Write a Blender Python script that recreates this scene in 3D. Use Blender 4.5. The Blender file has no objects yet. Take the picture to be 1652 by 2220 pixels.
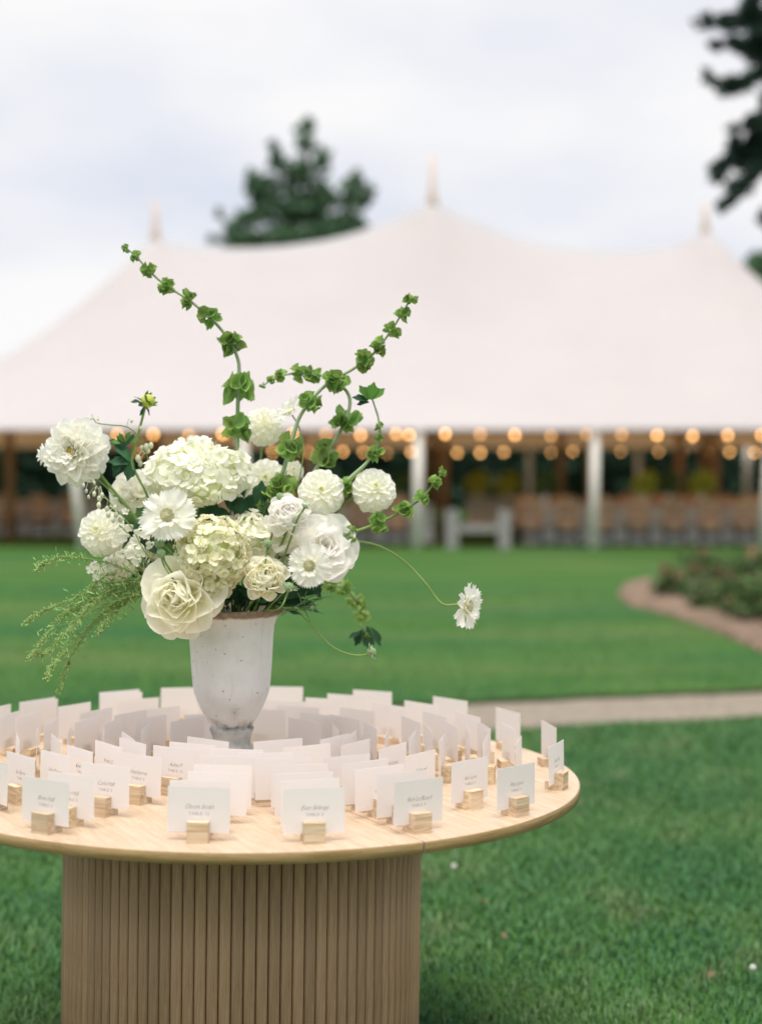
import bpy, math, random
import numpy as np
from mathutils import Vector, Matrix, Quaternion
random.seed(7); rng = np.random.default_rng(7)
R = math.radians
SC = bpy.context.scene
COL = SC.collection

# ------------------------------------------------------------------ camera
F = 3172.0                                   # focal length in reference pixels (picture 1652 x 2220 of them)
CAMZ = 1.40
PITCH = math.atan(81.0 / F)
cam_d = bpy.data.cameras.new('camera'); cam = bpy.data.objects.new('camera', cam_d); COL.objects.link(cam)
cam.location = (0, 0, CAMZ); cam.rotation_euler = (math.pi/2 - PITCH, 0, 0)
cam_d.sensor_fit = 'VERTICAL'; cam_d.sensor_height = 56.0; cam_d.lens = 80.0
cam_d.clip_start = 0.05; cam_d.clip_end = 2000
cam_d.dof.use_dof = True; cam_d.dof.focus_distance = 3.02; cam_d.dof.aperture_fstop = 2.4
SC.camera = cam

# ------------------------------------------------------------------ world: bright overcast with faint blue between the clouds
SUN_EL, SUN_AZ = R(74), R(190)               # compass-style azimuth from +Y clockwise
W = bpy.data.worlds.new('World'); SC.world = W; W.use_nodes = True
nt = W.node_tree; nt.nodes.clear()
def wn(t): return nt.nodes.new(t)
out = wn('ShaderNodeOutputWorld'); mixs = wn('ShaderNodeMixShader')
sky = wn('ShaderNodeTexSky'); sky.sky_type = 'NISHITA'; sky.sun_disc = False
sky.sun_elevation = SUN_EL; sky.sun_rotation = SUN_AZ; sky.air_density = 1.0; sky.dust_density = 2.0
b1 = wn('ShaderNodeBackground'); b1.inputs[1].default_value = 0.06
nt.links.new(sky.outputs[0], b1.inputs[0])
tc = wn('ShaderNodeTexCoord'); mp = wn('ShaderNodeMapping'); mp.inputs['Scale'].default_value = (1.0, 1.0, 2.6)
mp.inputs['Location'].default_value = (0.35, 0.1, 0.2); mp.inputs['Rotation'].default_value = (0.1, 0.35, 0.2)
nt.links.new(tc.outputs['Generated'], mp.inputs[0])
nz = wn('ShaderNodeTexNoise'); nz.inputs['Scale'].default_value = 2.6; nz.inputs['Detail'].default_value = 5; nz.inputs['Roughness'].default_value = 0.5
nt.links.new(mp.outputs[0], nz.inputs['Vector'])
cr1 = wn('ShaderNodeValToRGB'); e = cr1.color_ramp.elements
e[0].position = 0.30; e[0].color = (0.485, 0.515, 0.60, 1); e[1].position = 0.60; e[1].color = (0.68, 0.672, 0.672, 1)
nt.links.new(nz.outputs[0], cr1.inputs[0])
b2 = wn('ShaderNodeBackground'); b2.inputs[1].default_value = 0.52
nt.links.new(cr1.outputs[0], b2.inputs[0])
mr = wn('ShaderNodeMapRange'); mr.inputs[1].default_value = 0.30; mr.inputs[2].default_value = 0.48; mr.inputs[3].default_value = 0.93; mr.inputs[4].default_value = 0.97
nt.links.new(nz.outputs[0], mr.inputs[0]); nt.links.new(mr.outputs[0], mixs.inputs[0])
nt.links.new(b1.outputs[0], mixs.inputs[1]); nt.links.new(b2.outputs[0], mixs.inputs[2]); nt.links.new(mixs.outputs[0], out.inputs[0])
sun_d = bpy.data.lights.new('sun', 'SUN'); sun_d.energy = 1.5; sun_d.angle = R(42); sun_d.color = (1.0, 0.945, 0.87)
sun = bpy.data.objects.new('sun', sun_d); COL.objects.link(sun)
sdir = Vector((math.sin(SUN_AZ)*math.cos(SUN_EL), math.cos(SUN_AZ)*math.cos(SUN_EL), math.sin(SUN_EL)))
sun.rotation_euler = sdir.to_track_quat('Z', 'Y').to_euler(); sun.location = sdir*60
vs = SC.view_settings; vs.view_transform = 'Standard'; vs.look = 'None'; vs.exposure = 1.48; vs.gamma = 1.0; vs.use_curve_mapping = False
SC.cycles.max_bounces = 20; SC.cycles.transmission_bounces = 18; SC.cycles.diffuse_bounces = 18; SC.cycles.transparent_max_bounces = 4

# ------------------------------------------------------------------ helpers
CP, SP = math.cos(PITCH), math.sin(PITCH)
def ray(x, y):
    rx, ry = (x-826)/F, (1110-y)/F
    return Vector((rx, CP + ry*SP, -SP + ry*CP))
def P(x, y, Y):                                # picture direction met at distance Y in front of the camera
    d = ray(x, y); return Vector((0, 0, CAMZ)) + d*(Y/d.y)
def G(x, y, z=0.0):                            # picture direction met with the horizontal plane z
    d = ray(x, y); return Vector((0, 0, CAMZ)) + d*((z-CAMZ)/d.z)

WM = {}
def reg(o, M): WM[o.name] = M; return o
def tag(o, label=None, cat=None, group=None, kind=None):
    if label: o['label'] = label
    if cat: o['category'] = cat
    if group: o['group'] = group
    if kind: o['kind'] = kind
    return o
def thing(name, label, cat, loc, group=None, rotz=0.0):
    o = bpy.data.objects.new(name, None); o.empty_display_size = 0.05; COL.objects.link(o)
    M = Matrix.Translation(Vector(loc)) @ Matrix.Rotation(rotz, 4, 'Z')
    o.matrix_basis = M; reg(o, M); return tag(o, label, cat, group)
def part(name, me, parent=None, M=None):       # M is the wanted world matrix
    o = bpy.data.objects.new(name, me); COL.objects.link(o)
    M = M if M is not None else Matrix.Identity(4)
    if parent is not None:
        o.parent = parent; o.matrix_basis = WM[parent.name].inverted() @ M
    else: o.matrix_basis = M
    return reg(o, M)
def dup(o, M, parent=None):                    # copy a thing with its parts and sub-parts
    c = o.copy(); COL.objects.link(c)
    if parent is not None: c.parent = parent; c.matrix_basis = o.matrix_basis; wm = WM[parent.name] @ o.matrix_basis
    else: c.matrix_basis = M; wm = M
    reg(c, wm)
    for ch in list(o.children): dup(ch, None, c)
    return c
def mesh(name, v, f, mat, smooth=True, mats=None, idx=None):
    me = bpy.data.meshes.new(name); me.from_pydata([tuple(p) for p in v], [], f)
    if mats:
        for m in mats: me.materials.append(m)
        if idx is not None: me.polygons.foreach_set('material_index', idx)
    else: me.materials.append(mat)
    if smooth: me.polygons.foreach_set('use_smooth', [True]*len(me.polygons))
    me.update(); return me
class MB:
    def __init__(s): s.v = []; s.f = []
    def add(s, v, f):
        b = len(s.v); s.v += [tuple(p) for p in v]; s.f += [tuple(i+b for i in q) for q in f]; return s
    def box(s, c, size, M=None):
        c = Vector(c); h = Vector(size)/2; vs_ = []
        for i in (-1, 1):
            for j in (-1, 1):
                for k in (-1, 1):
                    p = Vector((i*h.x, j*h.y, k*h.z))
                    if M is not None: p = M @ p
                    vs_.append(c+p)
        return s.add(vs_, [(0,1,3,2),(4,6,7,5),(0,4,5,1),(2,3,7,6),(0,2,6,4),(1,5,7,3)])
    def tube(s, pts, rad, n=6, cap=True):
        pts = [Vector(p) for p in pts]; m = len(pts)
        if not hasattr(rad, '__len__'): rad = [rad]*m
        v = []; f = []; up = Vector((0.13, 0.21, 1)).normalized(); prev = None
        for i, p in enumerate(pts):
            t = (pts[min(i+1, m-1)] - pts[max(i-1, 0)])
            t = t.normalized() if t.length > 1e-9 else Vector((0,0,1))
            if prev is None:
                a = t.orthogonal().normalized()
            else:
                a = (prev - t*prev.dot(t)); a = a.normalized() if a.length > 1e-6 else t.orthogonal().normalized()
            prev = a; b = t.cross(a)
            for k in range(n):
                th = 2*math.pi*k/n; v.append(p + (a*math.cos(th) + b*math.sin(th))*rad[i])
        for i in range(m-1):
            for k in range(n):
                f.append((i*n+k, i*n+(k+1) % n, (i+1)*n+(k+1) % n, (i+1)*n+k))
        if cap: f.append(tuple(range(n-1, -1, -1))); f.append(tuple((m-1)*n+k for k in range(n)))
        return s.add(v, f)
    def lathe(s, prof, n=48, c=(0,0,0), wob=None):
        c = Vector(c); v = []; f = []
        for i, (r, z) in enumerate(prof):
            for k in range(n):
                th = 2*math.pi*k/n; rr = r*(1+(wob(i, th) if wob else 0)); v.append(c+Vector((rr*math.cos(th), rr*math.sin(th), z)))
        for i in range(len(prof)-1):
            for k in range(n): f.append((i*n+k, i*n+(k+1) % n, (i+1)*n+(k+1) % n, (i+1)*n+k))
        return s.add(v, f)
    def ball(s, c, r, n=6, m=5, sc=(1,1,1), Q=None):
        c = Vector(c); v = []; f = []
        for i in range(m+1):
            th = math.pi*i/m
            for k in range(n):
                ph = 2*math.pi*k/n
                p = Vector((r*sc[0]*math.sin(th)*math.cos(ph), r*sc[1]*math.sin(th)*math.sin(ph), r*sc[2]*math.cos(th)))
                if Q is not None: p = Q @ p
                v.append(c+p)
        for i in range(m):
            for k in range(n): f.append((i*n+k, (i+1)*n+k, (i+1)*n+(k+1) % n, i*n+(k+1) % n))
        return s.add(v, f)
    def build(s, name, mat, smooth=True): return mesh(name, s.v, s.f, mat, smooth)
def cr(pts, k=8):                              # Catmull-Rom through the points
    pts = [Vector(p) for p in pts]; q = [pts[0]*2-pts[1]] + pts + [pts[-1]*2-pts[-2]]; o = []
    for i in range(1, len(q)-2):
        for j in range(k):
            t = j/k; a, b, c, d = q[i-1], q[i], q[i+1], q[i+2]
            o.append(0.5*((2*b) + (c-a)*t + (2*a-5*b+4*c-d)*t*t + (3*b-a-3*c+d)*t**3))
    o.append(pts[-1]); return o

# ------------------------------------------------------------------ materials
MATS = {}
def nmat(name):
    m = bpy.data.materials.new(name); m.use_nodes = True; t = m.node_tree; t.nodes.clear()
    o = t.nodes.new('ShaderNodeOutputMaterial'); MATS[name] = m
    return m, t, o
def noise_col(t, cols, scale=(1,1,1), nscale=5.0, detail=4, pos=(0.3, 0.7), coord='Object', rough=0.55, vec=None, dist=0.0):
    n = t.nodes; l = t.links
    c = n.new('ShaderNodeTexCoord'); m = n.new('ShaderNodeMapping'); m.inputs['Scale'].default_value = scale
    l.new(vec if vec is not None else c.outputs[coord], m.inputs[0])
    z = n.new('ShaderNodeTexNoise'); z.inputs['Scale'].default_value = nscale; z.inputs['Detail'].default_value = detail
    z.inputs['Roughness'].default_value = rough; z.inputs['Distortion'].default_value = dist
    l.new(m.outputs[0], z.inputs['Vector'])
    r = n.new('ShaderNodeValToRGB'); el = r.color_ramp.elements
    while len(el) < len(cols): el.new(0.5)
    for i, cc in enumerate(cols):
        el[i].position = pos[0] + (pos[1]-pos[0])*i/(len(cols)-1); el[i].color = (*cc, 1)
    l.new(z.outputs[0], r.inputs[0]); return r.outputs[0], z.outputs[0]
def mixc(t, a, b, fac, mode='MIX'):
    n = t.nodes.new('ShaderNodeMixRGB'); n.blend_type = mode
    for s, v in ((n.inputs[1], a), (n.inputs[2], b), (n.inputs[0], fac)):
        if hasattr(v, 'is_linked'): t.links.new(v, s)
        elif isinstance(v, tuple): s.default_value = (*v, 1)
        else: s.default_value = v
    return n.outputs[0]
def finish(t, o, col, rough=0.7, spec=0.3, trans=0.0, tcol=None, bump=None, bs=0.3, bd=0.01, hsv_rand=None, sss=0):
    n = t.nodes; l = t.links
    if hsv_rand:
        oi = n.new('ShaderNodeObjectInfo') if hsv_rand[0] == 'obj' else n.new('ShaderNodeNewGeometry')
        src = oi.outputs['Random'] if hsv_rand[0] == 'obj' else oi.outputs['Random Per Island']
        mrr = n.new('ShaderNodeMapRange'); mrr.inputs[3].default_value = hsv_rand[1]; mrr.inputs[4].default_value = hsv_rand[2]
        l.new(src, mrr.inputs[0]); h = n.new('ShaderNodeHueSaturation'); l.new(mrr.outputs[0], h.inputs['Value'])
        if len(hsv_rand) > 3:
            m2 = n.new('ShaderNodeMapRange'); m2.inputs[3].default_value = hsv_rand[3]; m2.inputs[4].default_value = hsv_rand[4]
            sh = n.new('ShaderNodeMath'); sh.operation = 'FRACT'; mu = n.new('ShaderNodeMath'); mu.operation = 'MULTIPLY'; mu.inputs[1].default_value = 7.31
            l.new(src, mu.inputs[0]); l.new(mu.outputs[0], sh.inputs[0]); l.new(sh.outputs[0], m2.inputs[0]); l.new(m2.outputs[0], h.inputs['Hue'])
        if hasattr(col, 'is_linked'): l.new(col, h.inputs['Color'])
        else: h.inputs['Color'].default_value = (*col, 1)
        col = h.outputs[0]
    b = n.new('ShaderNodeBsdfPrincipled'); b.inputs['Roughness'].default_value = rough; b.inputs['Specular IOR Level'].default_value = spec
    if hasattr(col, 'is_linked'): l.new(col, b.inputs['Base Color'])
    else: b.inputs['Base Color'].default_value = (*col, 1)
    if bump is not None:
        bp = n.new('ShaderNodeBump'); bp.inputs['Strength'].default_value = bs; bp.inputs['Distance'].default_value = bd
        l.new(bump, bp.inputs['Height']); l.new(bp.outputs[0], b.inputs['Normal'])
    if trans > 0:
        tr = n.new('ShaderNodeBsdfTranslucent')
        if tcol is not None: tr.inputs[0].default_value = (*tcol, 1)
        elif hasattr(col, 'is_linked'): l.new(col, tr.inputs[0])
        else: tr.inputs[0].default_value = (*col, 1)
        mx = n.new('ShaderNodeMixShader'); mx.inputs[0].default_value = trans
        l.new(b.outputs[0], mx.inputs[1]); l.new(tr.outputs[0], mx.inputs[2]); l.new(mx.outputs[0], o.inputs[0])
    else: l.new(b.outputs[0], o.inputs[0])
def simple(name, col, rough=0.7, spec=0.3, trans=0, tcol=None, rand=None, var=0.15, ns=8.0, bs=0.0):
    m, t, o = nmat(name)
    c2 = tuple(min(1, x*(1+var)) for x in col); c1 = tuple(x*(1-var) for x in col)
    c, h = noise_col(t, [c1, c2], nscale=ns)
    finish(t, o, c, rough, spec, trans, tcol, bump=h if bs else None, bs=bs, hsv_rand=rand); return m
def wood(name, dark, mid, light, grain=(1, 14, 14), ns=9.0, rough=0.5, rand=('obj', 0.9, 1.1), spec=0.3, coord='Object'):
    m, t, o = nmat(name)
    c, h = noise_col(t, [dark, mid, light], scale=grain, nscale=ns, detail=6, pos=(0.28, 0.68), dist=0.6, coord=coord)
    c2, _ = noise_col(t, [(0.86, 0.83, 0.80), (1.06, 1.05, 1.03)], scale=grain, nscale=ns*6, detail=3, pos=(0.35, 0.6), coord=coord)
    c = mixc(t, c, c2, 0.8, 'MULTIPLY')
    finish(t, o, c, rough, spec, bump=h, bs=0.15, bd=0.002, hsv_rand=rand); return m

M_TOP = wood('light oak top', (0.475, 0.352, 0.245), (0.545, 0.42, 0.305), (0.60, 0.475, 0.36), grain=(1.2, 16, 16), ns=5, rough=0.42, rand=None)
M_EDGE = wood('oak edge band', (0.22, 0.14, 0.055), (0.30, 0.205, 0.09), (0.37, 0.265, 0.13), grain=(3, 3, 45), ns=3.2, rough=0.5, rand=None)
M_SLAT = wood('oak slat', (0.34, 0.207, 0.12), (0.445, 0.285, 0.172), (0.53, 0.36, 0.225), grain=(60, 60, 1.2), ns=9, rough=0.6, rand=('obj', 0.86, 1.12))
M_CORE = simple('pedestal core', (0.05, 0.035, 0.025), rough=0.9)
M_SEAM = simple('seam shadow gap', (0.06, 0.025, 0.018), rough=0.9)
def block_mat():
    m, t, o = nmat('pine block'); n = t.nodes; l = t.links
    tcx = n.new('ShaderNodeTexCoord'); oi = n.new('ShaderNodeObjectInfo')
    av = n.new('ShaderNodeVectorMath'); av.operation = 'MULTIPLY_ADD'; av.inputs[1].default_value = (1, 1, 1)
    l.new(tcx.outputs['Object'], av.inputs[0]); l.new(oi.outputs['Random'], av.inputs[2])
    c, h = noise_col(t, [(0.46, 0.335, 0.205), (0.61, 0.485, 0.33), (0.70, 0.60, 0.455)], scale=(4, 30, 70), nscale=1.6, detail=4, pos=(0.33, 0.66), vec=av.outputs[0], dist=0.9)
    c2, _ = noise_col(t, [(0.85, 0.82, 0.78), (1.04, 1.03, 1.0)], scale=(8, 60, 200), nscale=4, detail=3, pos=(0.35, 0.6), vec=av.outputs[0])
    finish(t, o, mixc(t, c, c2, 0.8, 'MULTIPLY'), 0.6, 0.25, bump=h, bs=0.12, bd=0.001, hsv_rand=('obj', 0.85, 1.12, 0.49, 0.505)); return m
M_BLOCK = block_mat()
M_CARD = None
def card_mat():
    m, t, o = nmat('card stock')
    c, h = noise_col(t, [(0.895, 0.87, 0.862), (0.92, 0.895, 0.888)], nscale=300, detail=3)
    finish(t, o, c, 0.75, 0.15, trans=0.45, bump=h, bs=0.08, bd=0.0005, hsv_rand=('obj', 0.965, 1.02)); return m
M_CARD = card_mat()
M_INK = simple('grey ink', (0.20, 0.20, 0.21), rough=0.8, var=0.1)
M_INK2 = simple('pale grey ink', (0.36, 0.355, 0.35), rough=0.8, var=0.1)

def petal_mat(name, base, tip, trans=0.35, rand=('obj', 0.93, 1.04), vary=0.0):
    m, t, o = nmat(name); n = t.nodes; l = t.links
    u = n.new('ShaderNodeUVMap'); s = n.new('ShaderNodeSeparateXYZ'); l.new(u.outputs[0], s.inputs[0])
    r = n.new('ShaderNodeValToRGB'); r.color_ramp.elements[0].color = (*base, 1); r.color_ramp.elements[1].color = (*tip, 1)
    r.color_ramp.elements[0].position = 0.02; r.color_ramp.elements[1].position = 0.55
    l.new(s.outputs['Y'], r.inputs[0])
    w = n.new('ShaderNodeMapping'); w.inputs['Scale'].default_value = (26, 2.0, 1); l.new(u.outputs[0], w.inputs[0])
    z = n.new('ShaderNodeTexNoise'); z.inputs['Scale'].default_value = 1.6; z.inputs['Detail'].default_value = 3; l.new(w.outputs[0], z.inputs['Vector'])
    finish(t, o, r.outputs[0], 0.62, 0.25, trans=trans, bump=z.outputs[0], bs=0.22, bd=0.0015, hsv_rand=rand); return m
M_WHITE = petal_mat('white petal', (0.94, 0.94, 0.80), (0.975, 0.966, 0.918), 0.48, rand=('obj', 0.97, 1.01))
M_CREAM = petal_mat('cream petal', (0.975, 0.965, 0.82), (0.985, 0.972, 0.885), 0.5, rand=('obj', 0.98, 1.01))
M_BLUSH = petal_mat('blush petal', (0.975, 0.965, 0.91), (0.985, 0.975, 0.955), 0.5, rand=('obj', 0.98, 1.01))
M_HYD = petal_mat('hydrangea floret', (0.84, 0.88, 0.58), (0.945, 0.935, 0.86), 0.42)
M_PAN = petal_mat('green cream floret', (0.68, 0.76, 0.34), (0.91, 0.88, 0.69), rand=('obj', 0.88, 1.08, 0.475, 0.515))
M_BELL = petal_mat('bell calyx', (0.40, 0.55, 0.24), (0.26, 0.43, 0.115), trans=0.38, rand=('obj', 0.7, 1.25, 0.475, 0.51))
M_LEAF = petal_mat('dark leaf', (0.05, 0.13, 0.055), (0.035, 0.105, 0.05), trans=0.2, rand=('obj', 0.6, 1.3))
M_LEAFB = petal_mat('bright leaf', (0.12, 0.28, 0.05), (0.10, 0.26, 0.04), trans=0.35, rand=('obj', 0.8, 1.2))
M_STEM = simple('green stem', (0.19, 0.30, 0.085), rough=0.55, trans=0.1)
M_PSTEM = simple('pale stem', (0.36, 0.46, 0.27), rough=0.55, trans=0.1)
M_DSTEM = simple('dark stem', (0.07, 0.14, 0.05), rough=0.6)
M_POD = simple('seed pod', (0.42, 0.58, 0.22), rough=0.6, trans=0.3, rand=('isl', 0.7, 1.5, 0.47, 0.51))
M_SPRAY = simple('spray green', (0.25, 0.43, 0.14), rough=0.6, trans=0.25, rand=('isl', 0.6, 1.35, 0.46, 0.51))
M_PIN = simple('pincushion', (0.78, 0.75, 0.50), rough=0.8, rand=('isl', 0.8, 1.2), trans=0.1)
M_KNOB = simple('green seed head', (0.30, 0.42, 0.22), rough=0.8, rand=('isl', 0.7, 1.3))
M_YEL = simple('yellow bud tip', (0.58, 0.60, 0.10), rough=0.6, trans=0.1)
M_GOLD = simple('golden centre', (0.50, 0.36, 0.05), rough=0.8, rand=('isl', 0.7, 1.3))

def urn_mat():
    m, t, o = nmat('whitewashed clay'); n = t.nodes; l = t.links
    c, h = noise_col(t, [(0.60, 0.595, 0.585), (0.70, 0.695, 0.69), (0.755, 0.75, 0.75)], nscale=9, detail=8, pos=(0.3, 0.62), rough=0.62)
    sp, _ = noise_col(t, [(0, 0, 0), (1, 1, 1)], nscale=95, detail=2, pos=(0.685, 0.73))
    c = mixc(t, c, (0.20, 0.19, 0.175), sp)
    st, _ = noise_col(t, [(0, 0, 0), (0.4, 0.4, 0.4)], scale=(1, 1, 0.16), nscale=40, detail=5, pos=(0.56, 0.74))
    c = mixc(t, c, (0.42, 0.38, 0.33), st)
    tcn = n.new('ShaderNodeTexCoord'); sx = n.new('ShaderNodeSeparateXYZ'); l.new(tcn.outputs['Object'], sx.inputs[0])
    ad = n.new('ShaderNodeMath'); ad.operation = 'MULTIPLY_ADD'; ad.inputs[1].default_value = 0.030; l.new(h, ad.inputs[0]); l.new(sx.outputs['Z'], ad.inputs[2])
    def band(p0, p1, a, b):
        q = n.new('ShaderNodeMapRange'); q.inputs[1].default_value = p0; q.inputs[2].default_value = p1; q.inputs[3].default_value = a; q.inputs[4].default_value = b
        l.new(ad.outputs[0], q.inputs[0]); return q.outputs[0]
    rust, _ = noise_col(t, [(0.17, 0.115, 0.075), (0.33, 0.25, 0.19)], nscale=60, detail=5)
    c = mixc(t, c, rust, band(0.3485, 0.3545, 0, 1))                       # bare clay lip
    foot, _ = noise_col(t, [(0.27, 0.285, 0.275), (0.43, 0.445, 0.435), (0.54, 0.55, 0.54)], nscale=26, detail=7, pos=(0.32, 0.66))
    c = mixc(t, c, foot, band(0.110, 0.116, 1, 0))                          # greyer, mossy foot
    blotch, _ = noise_col(t, [(0.0, 0, 0), (0.9, 0.9, 0.9)], nscale=45, detail=5, pos=(0.4, 0.62))  # dark blotches, strongest around the groove above the foot
    rim = n.new('ShaderNodeMath'); rim.operation = 'MULTIPLY'; l.new(blotch, rim.inputs[0])
    b2_ = n.new('ShaderNodeMath'); b2_.operation = 'MULTIPLY'; l.new(band(0.104, 0.110, 0, 1), b2_.inputs[0]); l.new(band(0.116, 0.135, 1, 0), b2_.inputs[1]); l.new(b2_.outputs[0], rim.inputs[1])
    c = mixc(t, c, (0.13, 0.115, 0.10), rim.outputs[0])
    finish(t, o, c, 0.8, 0.2, bump=h, bs=0.25, bd=0.004); return m
M_URN = urn_mat()
M_SOIL = simple('dark moss filling', (0.02, 0.035, 0.02), rough=0.95)

# ------------------------------------------------------------------ ground, path, lawn
def grass_mat(name, cols, ns=1.2, bands=True):
    m, t, o = nmat(name)
    c, h = noise_col(t, cols, scale=(0.3, 0.75, 1), nscale=ns, detail=6, pos=(0.3, 0.72))
    c2, h2 = noise_col(t, [(0.75, 0.78, 0.74), (1.2, 1.16, 1.12)], nscale=34, detail=6, pos=(0.3, 0.7))
    c = mixc(t, c, c2, 0.7, 'MULTIPLY')
    c3, _ = noise_col(t, [(0, 0, 0), (0.75, 0.75, 0.75)], scale=(0.22, 0.6, 1), nscale=0.9, detail=2, pos=(0.50, 0.68))
    c = mixc(t, c, (0.024, 0.100, 0.034), c3)
    c4, _ = noise_col(t, [(0, 0, 0), (0.55, 0.55, 0.55)], scale=(0.25, 0.9, 1), nscale=0.7, detail=3, pos=(0.50, 0.70))
    c = mixc(t, c, (0.115, 0.15, 0.05), c4)
    finish(t, o, c, 0.9, 0.08, bump=h2, bs=0.6, bd=0.03); return m
M_LAWN = grass_mat('lawn', [(0.036, 0.104, 0.022), (0.050, 0.126, 0.028), (0.074, 0.146, 0.037)])
M_THATCH = simple('lawn thatch', (0.030, 0.075, 0.026), rough=0.95, ns=60, var=0.6)
def blade_mat():
    m, t, o = nmat('grass blades')
    c, _ = noise_col(t, [(0.050, 0.155, 0.064), (0.075, 0.19, 0.066), (0.125, 0.225, 0.088)], nscale=1.5, detail=4, pos=(0.32, 0.68))
    c4, _ = noise_col(t, [(0, 0, 0), (0.5, 0.5, 0.5)], nscale=3.1, detail=4, pos=(0.56, 0.72))
    c = mixc(t, c, (0.24, 0.23, 0.13), c4)
    finish(t, o, c, 0.5, 0.25, trans=0.25, hsv_rand=('isl', 0.72, 1.4, 0.48, 0.515)); return m
M_BLADE = blade_mat()
def gravel_mat():
    m, t, o = nmat('gravel path')
    c, h = noise_col(t, [(0.17, 0.145, 0.115), (0.24, 0.205, 0.165), (0.31, 0.27, 0.22)], nscale=14, detail=8, pos=(0.3, 0.7), rough=0.7)
    finish(t, o, c, 0.95, 0.1, bump=h, bs=0.5, bd=0.02); return m
M_GRAVEL = gravel_mat()
M_MULCH = simple('bark mulch', (0.185, 0.13, 0.092), rough=0.95, var=0.5, ns=9, bs=0.8)
M_EARTH = simple('cut turf edge', (0.03, 0.05, 0.02), rough=0.95, var=0.4, ns=9)

LZ = 0.05                                            # far lawn stands this much above the path
v = [(-300, -60, 0), (300, -60, 0), (300, 300, 0), (-300, 300, 0)]
tag(part('ground', mesh('ground', v, [(0,1,2,3)], M_LAWN)), 'wide mown lawn reaching to the trees', kind='structure')
fa, fb = G(1652, 1500, 0.02), G(1030, 1524, 0.02)    # far edge of the path
na, nb = G(1652, 1557), G(1030, 1592)                # near edge
def ext(a, b, x):
    t = (x-a.x)/(b.x-a.x); return a.y + (b.y-a.y)*t
def far_edge(x): return ext(fa, fb, x) + 0.05*math.sin(x*0.9) + 0.012*math.sin(x*5.1)
def near_edge(x): return ext(na, nb, x) + 0.05*math.sin(x*0.8+1) + 0.015*math.sin(x*6.3)
v = []; f = []; N = 160
for i in range(N+1):
    x = -14 + 28*i/N; y0, y1 = near_edge(x), far_edge(x)+0.03
    for k in range(4):
        v.append((x, y0+(y1-y0)*k/3, 0.006 + (0.010 if k in (1, 2) else 0)))
for i in range(N):
    for k in range(3): f.append((i*4+k, (i+1)*4+k, (i+1)*4+k+1, i*4+k+1))
tag(part('path', mesh('path', v, f, M_GRAVEL)), 'narrow pale gravel path crossing the lawn', kind='structure')
v = []; f = []; idx = []
ys = [0, 0.002, 0.06, 0.5, 2, 5, 10, 20, 40, 90, 200]
for i in range(N+1):
    x = -14 + 28*i/N; xx = x if abs(x) < 13.9 else x*18
    e0 = far_edge(x)
    for k, d in enumerate(ys):
        v.append((xx if k > 4 else x, e0+d+(0.02*math.sin(x*11)+0.01*math.sin(x*31) if k < 3 else 0), 0.002 if k == 0 else (LZ*0.7 if k == 1 else LZ)))
n_ = len(ys)
for i in range(N):
    for k in range(n_-1): f.append((i*n_+k, (i+1)*n_+k, (i+1)*n_+k+1, i*n_+k+1)); idx.append(1 if k == 0 else 0)
tag(part('lawn', mesh('lawn', v, f, None, True, [M_LAWN, M_EARTH], idx)), 'mown lawn beyond the path with a cut turf edge', kind='structure')

def blades(n, xr, yfun, h, w, zf, name, label, keep=None):
    y = yfun(rng.random(n)); x = (rng.random(n)*2-1)*xr(y)
    if keep is not None:
        k = keep(x, y); x = x[k]; y = y[k]; n = len(x)
    z = zf(x, y)
    th = rng.random(n)*6.283; hh = h(y)*(0.45+rng.random(n)*0.9); ww = w(y)*(0.6+rng.random(n)*0.8)
    patch = np.sin(x*2.1+1.3*np.sin(y*1.7))*np.sin(y*2.9+x)*0.22+1; hh = hh*patch
    lx, ly = np.cos(th+1.57), np.sin(th+1.57); lean = hh*(0.25+rng.random(n)*0.9)
    cx, cy = np.cos(th)*ww/2, np.sin(th)*ww/2
    V = np.empty((n, 5, 3))
    V[:,0] = np.stack([x-cx, y-cy, z-0.004], 1); V[:,1] = np.stack([x+cx, y+cy, z-0.004], 1)
    mx, my, mz = x+lx*lean*0.35, y+ly*lean*0.35, z+hh*0.62
    V[:,2] = np.stack([mx+cx*0.8, my+cy*0.8, mz], 1); V[:,3] = np.stack([mx-cx*0.8, my-cy*0.8, mz], 1)
    V[:,4] = np.stack([x+lx*lean, y+ly*lean, z+hh*0.95], 1)
    me = bpy.data.meshes.new(name); me.vertices.add(n*5); me.vertices.foreach_set('co', V.ravel())
    b = np.arange(n)*5
    loops = np.stack([b, b+1, b+2, b+3, b+3, b+2, b+4], 1).ravel()
    me.loops.add(n*7); me.loops.foreach_set('vertex_index', loops)
    starts = np.stack([np.arange(n)*7, np.arange(n)*7+4], 1).ravel(); tot = np.tile([4, 3], n)
    me.polygons.add(n*2); me.polygons.foreach_set('loop_start', starts); me.polygons.foreach_set('loop_total', tot)
    me.materials.append(M_BLADE); me.update(calc_edges=True); me.validate()
    o = part(name, me); return tag(o, label, None, None, 'stuff')
ne = np.vectorize(near_edge); fe = np.vectorize(far_edge)
blades(230000, lambda y: 0.30*y+0.9, lambda u: 2.0+6.6*u**1.15, lambda y: 0.026+0*y, lambda y: 0.0030+0.0005*y, lambda x, y: 0*x,
       'near_grass', 'short green grass of the lawn around the table', lambda x, y: (y < ne(x)+0.04) & ((x+0.322)**2+(y-3.29)**2 > 0.39**2))
blades(50000, lambda y: 0.30*y+1.0, lambda u: 8.6+9*u**1.8, lambda y: 0.016+0.0004*y, lambda y: 0.003+0.0003*y, lambda x, y: LZ+0*x,
       'far_grass', 'short green grass of the lawn between path and tent', lambda x, y: (y > fe(x)-0.01))

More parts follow.
